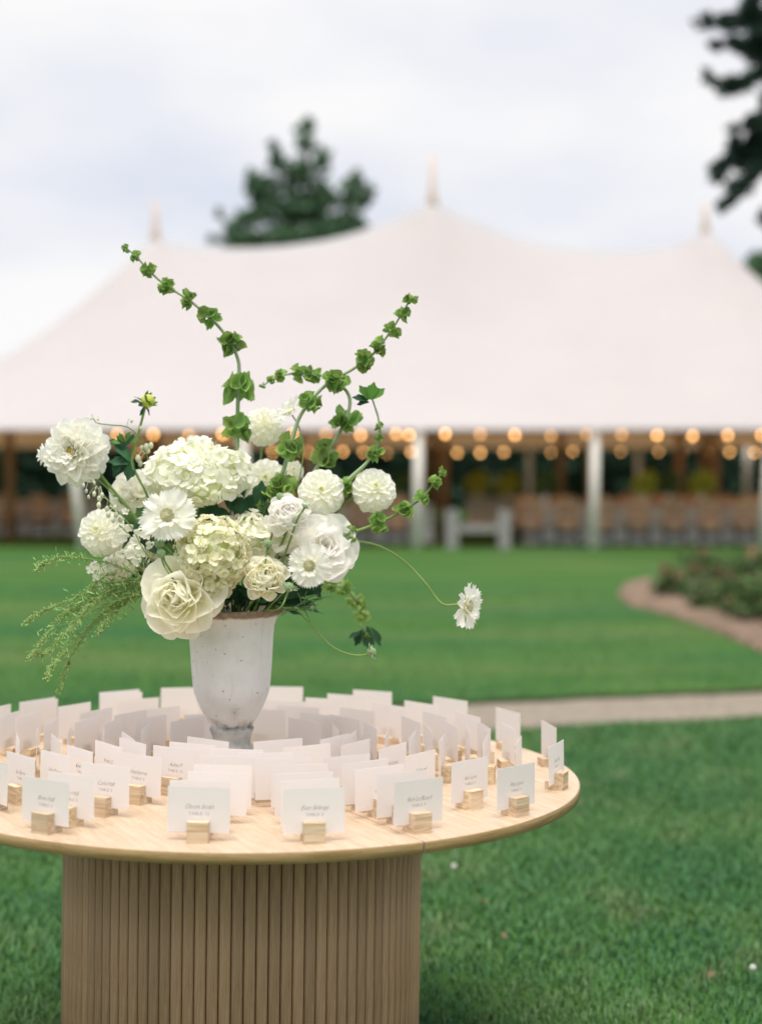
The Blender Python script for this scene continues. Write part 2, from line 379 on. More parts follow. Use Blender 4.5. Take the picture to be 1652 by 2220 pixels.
# ------------------------------------------------------------------ foliage helper (leaf-sized faces through a volume)
def leaf_cloud(centres, n, size, mat, name, flat=0.0, stretch=1.6, droop=0.0):
    cs = np.array([c[0] for c in centres]); rs = np.array([c[1] for c in centres])
    wts = (rs[:, 0]*rs[:, 1]*rs[:, 2])**0.67; wts = wts/wts.sum()
    k = rng.choice(len(cs), n, p=wts)
    d = rng.normal(size=(n, 3)); d /= np.linalg.norm(d, axis=1)[:, None]
    rr = rng.random(n)**0.45
    p = cs[k] + d*rs[k]*rr[:, None]
    a = rng.normal(size=(n, 3)); a[:, 2] = a[:, 2]*(1-flat) - droop; a /= np.linalg.norm(a, axis=1)[:, None]
    b = np.cross(a, rng.normal(size=(n, 3))); b /= np.linalg.norm(b, axis=1)[:, None]
    s = size*(0.6+0.8*rng.random(n))[:, None]; L = a*s*stretch/2; Wd = b*s/2
    V = np.stack([p-L, p+Wd*0.9-L*0.1, p+L, p-Wd*0.9-L*0.1], 1).reshape(-1, 3)
    q = np.arange(n*4).reshape(n, 4)
    me = bpy.data.meshes.new(name); me.from_pydata(V.tolist(), [], q.tolist()); me.materials.append(mat); me.update(); return me
M_TREE = simple('tree foliage', (0.085, 0.165, 0.085), rough=0.7, trans=0.4, rand=('isl', 0.6, 1.5), ns=0.4, var=0.3)
M_CONIF = simple('conifer foliage', (0.026, 0.056, 0.042), rough=0.8, trans=0.05, rand=('isl', 0.5, 1.6))
M_HEDGE = simple('hedge foliage', (0.018, 0.045, 0.026), rough=0.8, trans=0.08, rand=('isl', 0.5, 1.6))
M_SHRUB = simple('shrub foliage', (0.09, 0.17, 0.06), rough=0.7, trans=0.2, rand=('isl', 0.5, 1.5, 0.44, 0.52))
M_DRY = simple('faded flower heads', (0.32, 0.20, 0.12), rough=0.9, rand=('isl', 0.6, 1.4))
M_LIME = simple('lime foliage', (0.50, 0.56, 0.09), rough=0.7, trans=0.4, rand=('isl', 0.6, 1.4))
M_BARK = simple('bark', (0.07, 0.05, 0.038), rough=0.95, var=0.4, ns=3)

# ------------------------------------------------------------------ tent
M_CANV = None
def canvas():
    m, t, o = nmat('sailcloth')
    c, h = noise_col(t, [(0.575, 0.568, 0.592), (0.605, 0.598, 0.622)], nscale=0.5, detail=3)
    finish(t, o, c, 0.85, 0.1, trans=0.35, tcol=(0.95, 0.90, 0.84), bump=h, bs=0.1); return m
M_CANV = canvas()
M_POLEW = simple('cream painted pole', (0.78, 0.74, 0.69), rough=0.6, var=0.05)
M_MAST = simple('varnished wood mast', (0.36, 0.20, 0.10), rough=0.5)
M_MASTT = simple('pale wood mast tip', (0.62, 0.47, 0.36), rough=0.5)
M_BULB = None
def bulb_mat():
    m, t, o = nmat('warm bulb'); e_ = t.nodes.new('ShaderNodeEmission'); e_.inputs[0].default_value = (1.0, 0.49, 0.16, 1); e_.inputs[1].default_value = 4.2
    oi = t.nodes.new('ShaderNodeObjectInfo'); mq = t.nodes.new('ShaderNodeMapRange'); mq.inputs[3].default_value = 1.6; mq.inputs[4].default_value = 4.6
    t.links.new(oi.outputs['Random'], mq.inputs[0]); t.links.new(mq.outputs[0], e_.inputs[1])
    t.links.new(e_.outputs[0], o.inputs[0]); return m
M_BULB = bulb_mat()
M_CABLE = simple('black cable', (0.02, 0.02, 0.02))

YR, YF, EAVE = 35.5, 26.5, 2.20+LZ
HD, HE = 9.0, 8.6
mx = [(340-826)/F*YR, (937-826)/F*YR, (1525-826)/F*YR]
prof = [(340,512),(356,524),(390,532),(430,536),(500,538),(560,537),(620,533),(700,522),(760,508),(820,488),(870,468),(905,452),(925,442),(937,430),(950,442),(970,454),(1010,472),(1060,495),(1120,517),(1200,536),(1300,545),(1400,541),(1470,529),(1510,510),(1525,496)]
px = [P(a, b, YR).x for a, b in prof]; pz = [P(a, b, YR).z for a, b in prof]
def ridge(x): return float(np.interp(x, px, pz))
def smoothr(x): return float(np.interp(x, [mx[0], mx[1], mx[2]], [6.9, 7.15, 6.9]))
NU, NS_ = 240, 30; v = []; f = []
# walk round a stadium: front side, right end, back side, left end
path_u = []
for i in range(60): path_u.append(('s', mx[0]+(mx[2]-mx[0])*i/60, -1))
for i in range(60): path_u.append(('e', mx[2], -math.pi/2+math.pi*i/60))
for i in range(60): path_u.append(('s', mx[2]+(mx[0]-mx[2])*i/60, 1))
for i in range(60): path_u.append(('e', mx[0], math.pi/2+math.pi*i/60))
def canopy(u, s):
    k, x0, a = u
    if k == 's':
        X, Y = x0, YR + a*HD*s; endw = 0
    else:
        c_, s_ = math.cos(a), math.sin(a)
        # superellipse end so that the corners are fuller
        den = (abs(c_)**2.6 + abs(s_)**2.6)**(1/2.6)
        X, Y = x0 + HE*s*c_/den, YR + HD*s*s_/den; endw = abs(c_)
    w = min(1, s*2.2); w = w*w*(3-2*w)
    zr = ridge(x0)*(1-w) + (smoothr(x0) if k == 's' else 6.9)*w
    p = 1.35 + 0.55*endw
    g = (1-s)**p
    return Vector((X, Y, EAVE + (zr-EAVE)*g))
for iu, u in enumerate(path_u):
    for js in range(NS_+1):
        s = js/NS_; v.append(canopy(u, s))
    b_ = v[-1]; sc = 0.05*abs(math.sin(iu*math.pi/8))
    v.append(Vector((b_.x, b_.y, b_.z-0.05))) 
nr = NS_+2
for i in range(240):
    for j in range(nr-1): f.append((i*nr+j, ((i+1) % 240)*nr+j, ((i+1) % 240)*nr+j+1, i*nr+j+1))
tent = thing('wedding_tent', 'large white sailcloth tent with three peaked masts standing on the lawn', 'tent', (mx[1], YR, LZ))
part('canopy', mesh('canopy', v, f, M_CANV), tent)
M_UNDERLIT = simple('tan bulb-lit underside tint', (0.66, 0.42, 0.24), rough=0.9, var=0.08, ns=0.6, trans=0.5)  # added sheet; brown bulb-lit tone of the canopy underside put into its colour
v2 = []; f2 = []
for iu, u in enumerate(path_u):
    for js in range(16): q = canopy(u, 0.03+0.962*js/15); v2.append((q.x, q.y, q.z-0.05))
for i in range(240):
    for j in range(15): f2.append((i*16+j, i*16+j+1, ((i+1) % 240)*16+j+1, ((i+1) % 240)*16+j))
part('underlit_sheet', mesh('underlit_sheet', v2, f2, M_UNDERLIT), tent)
for i, (yt) in enumerate((436, 336, 442)):
    top = P(0, yt, YR).z
    part('mast', MB().tube([(mx[i], YR, LZ), (mx[i], YR, ridge(mx[i])-0.1)], 0.11, 10).build('mast', M_MAST), tent)
    part('mast_tip', MB().tube([(mx[i], YR, ridge(mx[i])-0.35), (mx[i], YR, ridge(mx[i])+0.12), (mx[i], YR, ridge(mx[i])+0.3), (mx[i], YR, top)], [0.16, 0.09, 0.06, 0.05], 10).build('mast_tip', M_MASTT), tent)
def pole(x0, y0, x1, y1): return MB().tube([(x0, y0, LZ), (x1, y1, EAVE+0.02)], 0.085, 10)
spx = [(-230, -222), (150, 152), (527, 526), (908, 908), (1308, 1290), (1690, 1672)]
for a, b in spx:
    g0, g1 = G(a, 1198, LZ), P(b, 945, YF+0.12)
    part('side_pole', pole(g0.x, YF-0.02, g1.x, YF+0.14).build('side_pole', M_POLEW), tent)
for xx in np.arange(-12, 15, 3.3):
    part('side_pole', pole(xx, YF+2*HD+0.05, xx, YF+2*HD-0.12).build('side_pole', M_POLEW), tent)
for (xp, Yp) in ((963, 31.0), (1216, 40.0), (1280, 31.5), (1472, 31.0), (1549, 31.0), (22, 31.0), (330, 31.0), (650, 31.0)):
    q = P(xp, 1029, Yp); zt = 2.7
    part('inner_pole', MB().tube([(q.x, Yp, LZ), (q.x, Yp, zt+0.6)], 0.10, 8).build('inner_pole', M_MAST), tent)

def string_lights(name, label, Y, y, xs):
    pts = [P(x, y+random.uniform(-2.5, 2.5), Y) for x in xs]
    root = thing(name, label, 'string lights', (pts[0].x-0.5, Y, pts[0].z))
    cab = []
    for i, p in enumerate(pts):
        cab.append(p+Vector((0, 0, 0.075)))
        if i < len(pts)-1:
            q = (p+pts[i+1])/2; cab.append(q+Vector((0, 0, 0.06)))
    cab = [cab[0]+Vector((-2, 0, 0.1))]+cab+[cab[-1]+Vector((2, 0, 0.1))]
    part('cable', MB().tube(cab, 0.008, 5).build('cable', M_CABLE), root)
    bm_ = MB().ball((0, 0, 0), 0.033, 8, 6, (1, 1, 1.25)).build('bulb', M_BULB)
    so = MB().tube([(0, 0, 0.03), (0, 0, 0.08)], 0.016, 6).build('socket', M_CABLE)
    for p in pts:
        M = Matrix.Translation(p); b = part('bulb', bm_, root, M); part('socket', so, b, M)
string_lights('string_lights', 'string of warm bulbs close under the tent eave', 28.6, 943, [255, 333, 410, 483, 560, 634, 707, 782, 859, 887, 965, 1041, 1116, 1194, 1271, 1347, 1424, 1501, 1577, 1650])
string_lights('string_lights', 'string of warm bulbs hanging lower, deeper inside the tent', 36.5, 981, [300, 372, 450, 592, 668, 743, 788, 839, 891, 991, 1041, 1092, 1194, 1241, 1345, 1427, 1480, 1533, 1581, 1634])

# ------------------------------------------------------------------ tables and chairs under the tent
M_LINEN = simple('white linen', (0.86, 0.84, 0.82), rough=0.85, var=0.04)
M_CHLEG = simple('chair leg with under-seat shade', (0.06, 0.058, 0.065), rough=0.5)  # legs and stretchers coloured dark to carry the shade under the seats
M_CHAIR = simple('brown wooden chair', (0.62, 0.385, 0.235), rough=0.5, rand=('obj', 0.8, 1.25))
def make_chair():
    r = thing('wooden_chair', '', 'chair', (0, 0, 0))
    part('seat', MB().box((0, 0, 0.455), (0.47, 0.44, 0.035)).box((0, -0.005, 0.375), (0.43, 0.40, 0.13)).build('seat', M_CHAIR, False), r)
    for sx in (-1, 1):
        part('leg', MB().tube([(sx*0.19, 0.18, 0), (sx*0.18, 0.17, 0.44)], [0.026, 0.032], 6).build('leg', M_CHLEG), r)
        part('leg', MB().tube([(sx*0.21, -0.22, 0), (sx*0.195, -0.19, 0.44)], [0.026, 0.032], 6).build('leg', M_CHLEG), r)
    m = MB(); pts = [(-0.195, -0.19, 0.44), (-0.20, -0.215, 0.70), (-0.17, -0.24, 0.86), (0, -0.255, 0.915), (0.17, -0.24, 0.86), (0.20, -0.215, 0.70), (0.195, -0.19, 0.44)]
    m.tube(cr(pts, 5), 0.02, 6); part('back_frame', m.build('back_frame', M_CHAIR), r)
    m = MB()
    m.tube(cr([(-0.18, -0.195, 0.47), (0, -0.225, 0.68), (0.16, -0.235, 0.86)], 4), 0.014, 5).tube(cr([(0.18, -0.197, 0.47), (0, -0.229, 0.68), (-0.16, -0.237, 0.86)], 4), 0.014, 5)
    m.box((0, -0.20, 0.60), (0.39, 0.018, 0.10)).box((0, -0.232, 0.80), (0.36, 0.02, 0.12))
    part('back_cross', m.build('back_cross', M_CHAIR), r)
    part('stretcher', MB().box((0, -0.19, 0.22), (0.36, 0.03, 0.06)).build('stretcher', M_CHLEG, False), r); part('stretcher', MB().box((0, 0.17, 0.22), (0.34, 0.03, 0.06)).build('stretcher', M_CHLEG, False), r)
    return r
chair0 = make_chair(); used = [False]
def chair(x, y, rz, label, group):
    M = Matrix.Translation((x, y, LZ)) @ Matrix.Rotation(rz, 4, 'Z')
    if not used[0]:
        used[0] = True; o = chair0; o.matrix_basis = M
        for ob in [o]+list(o.children): pass
        WM[o.name] = M
        for ch in o.children: WM[ch.name] = M
    else: o = dup(chair0, M)
    o['label'] = label; o['group'] = group
def long_table(x0, x1, Y, label):
    c = ((x0+x1)/2, Y, LZ); r = thing('dining_table', label, 'table', c)
    part('tabletop', MB().box((c[0], Y, LZ+0.735), (x1-x0, 0.98, 0.03)).build('tabletop', M_CHAIR, False), r)
    for sx in (x0+0.3, x1-0.3):
        for sy in (-0.38, 0.38): part('leg', MB().tube([(sx, Y+sy, LZ), (sx, Y+sy, LZ+0.725)], 0.03, 6).build('leg', M_CHAIR), r)
    # cloth with folds
    m = []; fq = []; n = int((x1-x0)/0.06); pts = []
    per = [(x0+(x1-x0)*i/n, Y-0.5, 0, -1) for i in range(n)] + [(x1, Y-0.5+i/12, 1, 0) for i in range(12)] + [(x1-(x1-x0)*i/n, Y+0.5, 0, 1) for i in range(n)] + [(x0, Y+0.5-i/12, -1, 0) for i in range(12)]
    for i, (a, b, nx, ny) in enumerate(per):
        w = 0.018*math.sin(i*1.3)+0.012*math.sin(i*0.47)
        m.append((a+nx*0.012, b+ny*0.012, LZ+0.756)); m.append((a+nx*(0.03+w), b+ny*(0.03+w), LZ+0.02))
    L = len(per)
    for i in range(L): j = (i+1) % L; fq.append((i*2, j*2, j*2+1, i*2+1))
    fq.append(tuple(i*2 for i in range(L)))
    cl = part('tablecloth', mesh('tablecloth', m, fq, M_LINEN)); tag(cl, label.replace('long dining table', 'white floor-length cloth on table'), 'tablecloth')
    return r
rows = [(4.6, 10.6, 28.9, 'long dining table at the tent front, on the planting bed side', 'front table on the bed side'),
        (-3.2, 1.1, 29.2, 'long dining table at the tent front, straight behind the bouquet', 'front table behind the bouquet'),
        (-11.0, -6.3, 33.0, 'long dining table deep in the tent, away from the planting bed', 'deep table away from the bed'),
        (4.9, 12.0, 34.2, 'long dining table in the second row, on the planting bed side', 'second-row table on the bed side')]
rows[0] = (P(1135, 1100, 28.9).x,)+rows[0][1:]
rows[1] = (rows[1][0], P(935, 1100, 29.2).x)+rows[1][2:]
for (x0, x1, Y, lb, gp) in rows:
    long_table(x0, x1, Y, lb); x = x0+0.02; ci = 0
    ON = ['first', 'second', 'third', 'fourth', 'fifth', 'sixth', 'seventh', 'eighth', 'ninth', 'tenth', 'eleventh', 'twelfth', 'thirteenth', 'fourteenth', 'fifteenth', 'sixteenth', 'seventeenth']
    nch = len(np.arange(x0+0.02, x1-0.1, 0.685))
    while x < x1-0.1:
        chair(x+0.05, Y-0.62, random.uniform(-0.05, 0.05), f'brown wooden chair, {ON[ci if x0 > 2 else nch-1-ci]} from the aisle, near side of {gp}', 'chairs at the '+gp)
        if Y < 30: chair(x+0.10, Y+0.66, math.pi+random.uniform(-0.05, 0.05), f'brown wooden chair, {ON[ci if x0 > 2 else nch-1-ci]} from the aisle, far side of {gp}', 'chairs at the '+gp)
        ci += 1
        x += 0.685
def centrepiece(xp, yp, Y, rad, mat, label):
    c = P(xp, yp, Y); r = thing('table_centrepiece', label, 'centrepiece', (c.x, Y, LZ+0.757))
    part('vase', MB().lathe([(0.001, 0), (0.07, 0), (0.075, 0.01), (0.05, 0.06), (0.055, 0.16), (0.075, 0.22), (0.06, 0.2), (0.001, 0.19)], 14, (c.x, Y, LZ+0.757)).build('vase', M_LINEN), r)
    part('foliage', leaf_cloud([((c.x, Y, c.z), (rad, rad*0.9, rad*0.85)), ((c.x+0.06, Y, c.z+0.1), (rad*0.7,)*3), ((c.x, Y, LZ+1.0), (0.08, 0.08, 0.1))], 900, 0.06, mat, 'foliage'), r)
for i, (xp, mt, nm) in enumerate([(1036, M_LIME, 'first'), (1100, M_LIME, 'second'), (1182, M_SHRUB, 'third'), (1398, M_LIME, 'fourth'), (1448, M_SHRUB, 'fifth'), (1520, M_LIME, 'sixth')]):
    near = xp > 1110
    if not near:
        # these two stand on a farther table behind the aisle
        pass
    centrepiece(xp, 1050, 28.9 if near else 38.0, 0.26 if near else 0.36, mt, f'{nm} bushy {"lime" if mt is M_LIME else "green"} centrepiece from the aisle along the tables')
centrepiece(872, 1052, 29.2, 0.24, M_SHRUB, 'bushy green centrepiece on the table behind the flowers')
long_table(P(1015, 1100, 38).x, P(1125, 1100, 38).x, 38.0, 'long dining table at the back of the tent, beyond the aisle')
# white bench with arms in the aisle
bc = G(1042, 1193, LZ); bw = 0.74
r = thing('garden_bench', 'white garden bench with raised ends standing in the tent aisle', 'bench', (bc.x, bc.y+0.9, LZ))
YB = bc.y+0.9
M_BENCH = simple('white painted bench', (0.30, 0.295, 0.29), rough=0.6, var=0.05)
part('seat', MB().box((bc.x, YB, LZ+0.36), (bw, 0.5, 0.13)).build('seat', M_BENCH, False), r)
for sx in (-1, 1):
    part('arm', MB().box((bc.x+sx*(bw/2+0.11), YB, LZ+0.35), (0.22, 0.56, 0.70)).build('arm', M_BENCH, False), r)

# ------------------------------------------------------------------ planting bed on the right
bed = [(1338,1290),(1352,1272),(1400,1258),(1460,1246),(1560,1236),(1700,1225),(1900,1222),(1900,1500),(1760,1452),(1690,1428),(1620,1402),(1550,1370),(1480,1345),(1410,1325),(1360,1312)]
bp = [G(a, b, LZ) for a, b in bed]; cen = sum(bp, Vector())/len(bp)
bpd = cr(bp+[bp[0]], 5)[:-1]
v = []; f = []; L = len(bpd)
for k, (sc, zz) in enumerate(((1.0, 0.004), (0.97, 0.05), (0.85, 0.09), (0.5, 0.12), (0.02, 0.13))):
    for p in bpd:
        q = cen+(p-cen)*sc; v.append((q.x, q.y, LZ+zz+random.uniform(-0.008, 0.008)*(k > 0)))
for k in range(4):
    for i in range(L): f.append((k*L+i, k*L+(i+1) % L, (k+1)*L+(i+1) % L, (k+1)*L+i))
tag(part('planting_bed', mesh('planting_bed', v, f, M_MULCH)), 'bark mulched planting bed cut into the lawn', kind='structure')
def shrub(xp, yp, h, w, mat, label, flowers=False):
    g = G(xp, yp, LZ+0.06); r = thing('garden_shrub', label, 'shrub', g, 'plants in the mulched bed')
    m = MB()
    for k in range(9):
        a = random.uniform(0, 6.28); m.tube([g, g+Vector((math.cos(a)*w*0.3, math.sin(a)*w*0.3, h*0.5)), g+Vector((math.cos(a)*w*0.5, math.sin(a)*w*0.5, h*0.9))], [0.008, 0.005, 0.003], 4)
    part('stems', m.build('stems', M_DSTEM), r)
    cl = [((g.x+random.uniform(-1, 1)*w*0.45, g.y+random.uniform(-1, 1)*w*0.4, g.z+h*random.uniform(0.25, 0.85)), (w*0.26, w*0.26, h*0.26)) for _ in range(9)]
    part('foliage', leaf_cloud(cl, 520, 0.04, mat, 'foliage', stretch=2.2), r)
    if flowers:
        part('flower_heads', leaf_cloud([((c[0][0], c[0][1], c[0][2]+h*0.12), (w*0.12, w*0.12, h*0.12)) for c in cl[:6]], 500, 0.04, M_DRY, 'flower_heads'), r)['kind'] = 'stuff'
shl = [(1470,1300,0.42,0.55,True,'low shrub with faded heads at the tip of the mulched bed'),(1540,1325,0.38,0.6,False,'low green shrub beside the mulch edge'),(1600,1340,0.45,0.6,True,'shrub with faded heads midway along the mulched bed'),(1655,1352,0.5,0.7,False,'leafy green shrub at the outer end of the mulched bed'),
       (1530,1268,0.5,0.7,True,'tall faded shrub on the tent side of the bed'),(1600,1262,0.45,0.8,False,'broad green shrub on the tent side of the bed'),(1668,1275,0.6,0.8,True,'bushy brown-headed shrub at the back of the bed'),(1720,1330,0.5,0.8,False,'spreading green shrub deep in the bed')]
for a, b, h, w, fl, lb in shl: shrub(a, b, h*0.8, w*0.8, M_SHRUB, lb, fl)

# ------------------------------------------------------------------ trees and hedge
def tree_leafy(name, label, base, lobes, n, size, mat, trunk_r, group=None, limb=True):
    r = thing(name, label, 'tree', base, group); b = Vector(base)
    top = max(lobes, key=lambda c: c[0][2]); tp = Vector(top[0])
    part('trunk', MB().tube([b, b+(tp-b)*0.45+Vector((0.1, 0, 0)), b+(tp-b)*0.98], [trunk_r, trunk_r*0.6, trunk_r*0.12], 9).build('trunk', M_BARK), r)
    m = MB()
    for c, rr in lobes:
        c = Vector(c); q = b+(tp-b)*max(0.15, min(0.85, (c.z-b.z)/(tp.z-b.z)-0.12)); m.tube([q, (q+c)/2+Vector((0, 0, -0.1)), c], [trunk_r*0.35, trunk_r*0.2, trunk_r*0.06], 6)
    part('limbs', m.build('limbs', M_BARK), r)
    part('crown', leaf_cloud([(tuple(c), rr) for c, rr in lobes], n, size, mat, 'crown'), r)
    return r
YT = 62.0; s = YT/F
def lob(x, y, rx, ry, Y=YT):
    rx *= 1.06; ry *= 0.95
    p = P(x, y, Y); k = Y/F; return (tuple(p), (rx*k, rx*k*0.8, ry*k))
lobes = [lob(662,300,22,42),(lob(668,270,14,20)),lob(600,345,18,40),lob(590,310,9,18),lob(640,380,40,40),lob(570,410,38,40),lob(548,385,16,26),lob(700,350,22,40),lob(625,450,70,45),lob(690,440,42,60),lob(545,470,35,30),
         lob(765,430,34,52),lob(775,390,14,24),lob(800,420,12,24),lob(750,490,50,30),lob(500,495,14,28),lob(475,465,7,16),lob(460,520,10,12),lob(540,520,60,24),lob(660,520,110,36),lob(620,600,140,60),lob(660,700,150,60)]
tree_leafy('background_tree', 'tall dark green tree rising behind the tent ridge', (P(640, 1000, YT).x, YT, 0), lobes, 7000, 0.24, M_TREE, 0.35)
YQ = 58.0
lobes = [lob(1690,560,40,30,YQ),lob(1660,580,46,34,YQ),lob(1730,600,80,60,YQ),lob(1640,560,12,10,YQ),lob(1670,640,90,60,YQ),lob(1720,700,120,80,YQ),lob(1668,478,14,16,YQ)]
tree_leafy('background_tree', 'green tree rising behind the right end of the tent', (P(1730, 1000, YQ).x, YQ, 0), lobes, 5000, 0.36, M_TREE, 0.3)
lobes = [lob(-40,850,60,40,70),lob(-120,840,80,50,70),lob(20,880,50,30,70),lob(-60,900,90,50,70)]
tree_leafy('background_tree', 'low far tree beyond the left end of the tent', (P(-110, 1000, 70).x, 70, 0), lobes, 4000, 0.35, M_TREE, 0.25)
# conifer whose limbs reach in from the right
YC = 22.0
tx = P(1985, 500, YC).x
r = thing('conifer_tree', 'tall dark conifer with drooping limbs at the right of the tent', 'tree', (tx, YC, LZ))
part('trunk', MB().tube([(tx, YC, LZ), (tx+0.05, YC, 6), (tx-0.03, YC, 14)], [0.34, 0.24, 0.04], 10).build('trunk', M_BARK), r)
limb_spec = [[(1950,-40),(1700,8),(1600,40),(1510,46)],[(1950,40),(1720,60),(1640,88),(1545,92)],[(1950,60),(1730,110),(1660,132),(1600,175),(1530,160)],[(1950,150),(1740,225),(1660,262),(1590,268)],
             [(1950,240),(1730,262),(1640,300),(1570,345),(1545,388)],[(1950,260),(1740,300),(1650,350),(1600,405),(1556,448)],[(1950,-140),(1760,-90),(1650,-40),(1625,0)],[(1950,120),(1760,170),(1690,200),(1655,235)],
             [(1960,400),(1800,440),(1700,455),(1662,470)],[(1960,330),(1800,350),(1690,330),(1640,345)]]
for q, ls in enumerate(limb_spec):
    pts = [P(a, b, YC+random.uniform(-0.6, 0.4)*(i/3)) for i, (a, b) in enumerate(ls)]; pts[0] = Vector((tx, YC, pts[0].z))
    cc = cr(pts, 7); nb_ = len(cc)
    lm = part('limb', MB().tube(cc, [0.06*(1-i/nb_)+0.008 for i in range(nb_)], 6).build('limb', M_BARK), r)
    cl = []
    for i in range(int(nb_*0.3), nb_):
        u = i/nb_; rr = 0.23*(1-u)**0.65+0.035
        for _ in range(2):
            cl.append((tuple(cc[i]+Vector((random.uniform(-1, 1), random.uniform(-1.5, 1.5), random.uniform(-1.1, 0.5)))*rr), (rr*0.85, rr, rr*0.55)))
    part('needles', leaf_cloud(cl, 2200, 0.05, M_CONIF, 'needles', flat=0.3, stretch=3.2, droop=0.45), lm)
# the unseen rest of the same tree, higher up and away from the picture
cl = []
for k in range(46):
    h = random.uniform(5.0, 13.5); a = random.uniform(-1.9, 1.9); q = random.uniform(0.3, 1)*(14.5-h)*0.30
    cl.append(((tx+math.cos(a)*q+0.3, YC+math.sin(a)*q, h-0.25*q), (0.5, 0.5, 0.2)))
part('crown', leaf_cloud(cl, 7000, 0.16, M_CONIF, 'crown', flat=0.3, stretch=2.4, droop=0.3), r)
# dark hedge behind the tent
for i, (x0, x1) in enumerate(((-24, -8), (-8.4, 6.5), (6.0, 24))):
    r = thing('tall_hedge', ('dark evergreen hedge behind the left half of the tent', 'dark evergreen hedge behind the middle of the tent', 'dark evergreen hedge behind the right half of the tent')[i], 'hedge', ((x0+x1)/2, 52, LZ))
    cl = [((x, 52+random.uniform(-0.4, 0.4), z), (1.1, 0.9, 0.9)) for x in np.arange(x0, x1, 1.0) for z in (0.9, 2.0, 3.1)]
    part('foliage', leaf_cloud(cl, 9000, 0.26, M_HEDGE, 'foliage'), r)
    m = MB()
    for x in np.arange(x0+0.5, x1, 1.6): m.tube([(x, 52, LZ), (x, 52, 2.4)], 0.06, 5)
    m.box(((x0+x1)/2, 52.2, 1.8), (x1-x0, 0.5, 3.2)); part('branches', m.build('branches', simple('hedge wood', (0.012, 0.02, 0.012), rough=0.95)), r)

# ------------------------------------------------------------------ the table
# the table stands a little askew on the uneven lawn (under one degree): TILT takes its level frame to the world
TC = Vector((-0.2848, 3.2915, 0)); TZ = 0.745; TR = 0.735; TT = 0.0222; TH = 0.6413; DC = Vector((-0.298, 3.29, 0))
def cam_axes(p, roll):
    A_ = Matrix(((1, 0, 0), (0, math.sin(p), -math.cos(p)), (0, math.cos(p), math.sin(p)))); return A_ @ Matrix.Rotation(roll, 3, 'Z')
RLm = cam_axes(math.atan(50.0/F), R(0.8)); RWm = cam_axes(PITCH, 0)
TILT = Matrix.Translation((0, 0, CAMZ)) @ (RWm @ RLm.inverted()).to_4x4() @ Matrix.Translation((0, 0, -(TZ+TH)))
def GT(x, y, z):                               # picture direction met with a plane of the table's own frame
    d = RLm @ Vector(((x-826)/F, (1110-y)/F, -1)); return Vector((0, 0, TZ+TH)) + d*((z-TZ-TH)/d.z)
seam = math.atan2(0.633, -0.371)
MT = TILT @ Matrix.Translation((TC.x, TC.y, 0)) @ Matrix.Rotation(seam, 4, 'Z')
tbl = thing('round_table', 'round light oak table with a fluted drum base on the grass', 'table', TILT @ TC)
def half_top(sgn):
    n = 72; rr = TR-0.0008; g = 0.0017; v = []; f = []
    pts = [(rr*math.cos(math.pi*i/n), sgn*max(g, rr*math.sin(math.pi*i/n))) for i in range(n+1)]
    bev = 0.0015
    for zz, ins in ((TZ-TT, 0), (TZ-bev, 0), (TZ, bev)):
        for (a, b) in pts:
            k = (rr-ins)/rr; v.append((a*k, sgn*max(g+ins, abs(b)*k), zz))
    m = n+1
    for k in range(2):
        for i in range(n): f.append((k*m+i, k*m+i+1, (k+1)*m+i+1, (k+1)*m+i) if sgn > 0 else (k*m+i, (k+1)*m+i, (k+1)*m+i+1, k*m+i+1))
        f.append((k*m+n, k*m, (k+1)*m, (k+1)*m+n) if sgn > 0 else (k*m+n, (k+1)*m+n, (k+1)*m, k*m))
    f.append(tuple(range(2*m, 3*m)) if sgn > 0 else tuple(reversed(range(2*m, 3*m)))); f.append(tuple(reversed(range(m))) if sgn > 0 else tuple(range(m)))
    return mesh('tabletop', v, f, M_TOP, False)
def half_band(sgn):
    n = 72; v = []; f = []; g = 0.0019
    for i in range(n+1):
        a = g/TR + (math.pi-2*g/TR)*i/n
        for (r_, z_) in ((TR-0.0006, TZ-0.0012), (TR+0.0006, TZ-0.0022), (TR+0.0006, TZ-TT+0.0008), (TR-0.0006, TZ-TT-0.0002)):
            v.append((r_*math.cos(a), sgn*r_*math.sin(a), z_))
    for i in range(n):
        for k in range(3):
            q = (i*4+k, i*4+k+1, (i+1)*4+k+1, (i+1)*4+k); f.append(q if sgn < 0 else tuple(reversed(q)))
    return mesh('edge_band', v, f, M_EDGE, True)
for sg in (1, -1):
    tp_ = part('tabletop', half_top(sg), tbl, MT); part('edge_band', half_band(sg), tp_, MT)
part('seam_strip', MB().box((0, 0, TZ-TT/2-0.001), (TR*2-0.006, 0.0026, TT-0.006)).build('seam_strip', M_SEAM, False), tbl, MT)
PR = 0.399; NSL = 100
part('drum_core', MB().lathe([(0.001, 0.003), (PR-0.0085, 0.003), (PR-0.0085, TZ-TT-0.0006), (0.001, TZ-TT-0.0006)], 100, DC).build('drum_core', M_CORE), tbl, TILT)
sw = 2*math.pi*PR/NSL; v = []; f = []; nn = 8
for zz in (0.002, TZ-TT-0.0012):
    for k in range(nn+1):
        a = math.pi*k/nn; v.append((-(sw*0.485)*math.cos(a), -(math.sin(a)**0.7)*0.0105, zz))
for k in range(nn): f.append((k, k+1, nn+1+k+1, nn+1+k))
f.append(tuple(reversed(range(nn+1)))); f.append(tuple(range(nn+1, 2*nn+2))); f.append((0, nn+1, 2*nn+1, nn))
slat = mesh('slat', v, f, M_SLAT, True)
for i in range(NSL):
    a = 2*math.pi*i/NSL
    part('slat', slat, tbl, TILT @ Matrix.Translation(DC) @ Matrix.Rotation(a, 4, 'Z') @ Matrix.Translation((0, -(PR-0.0095), 0)))

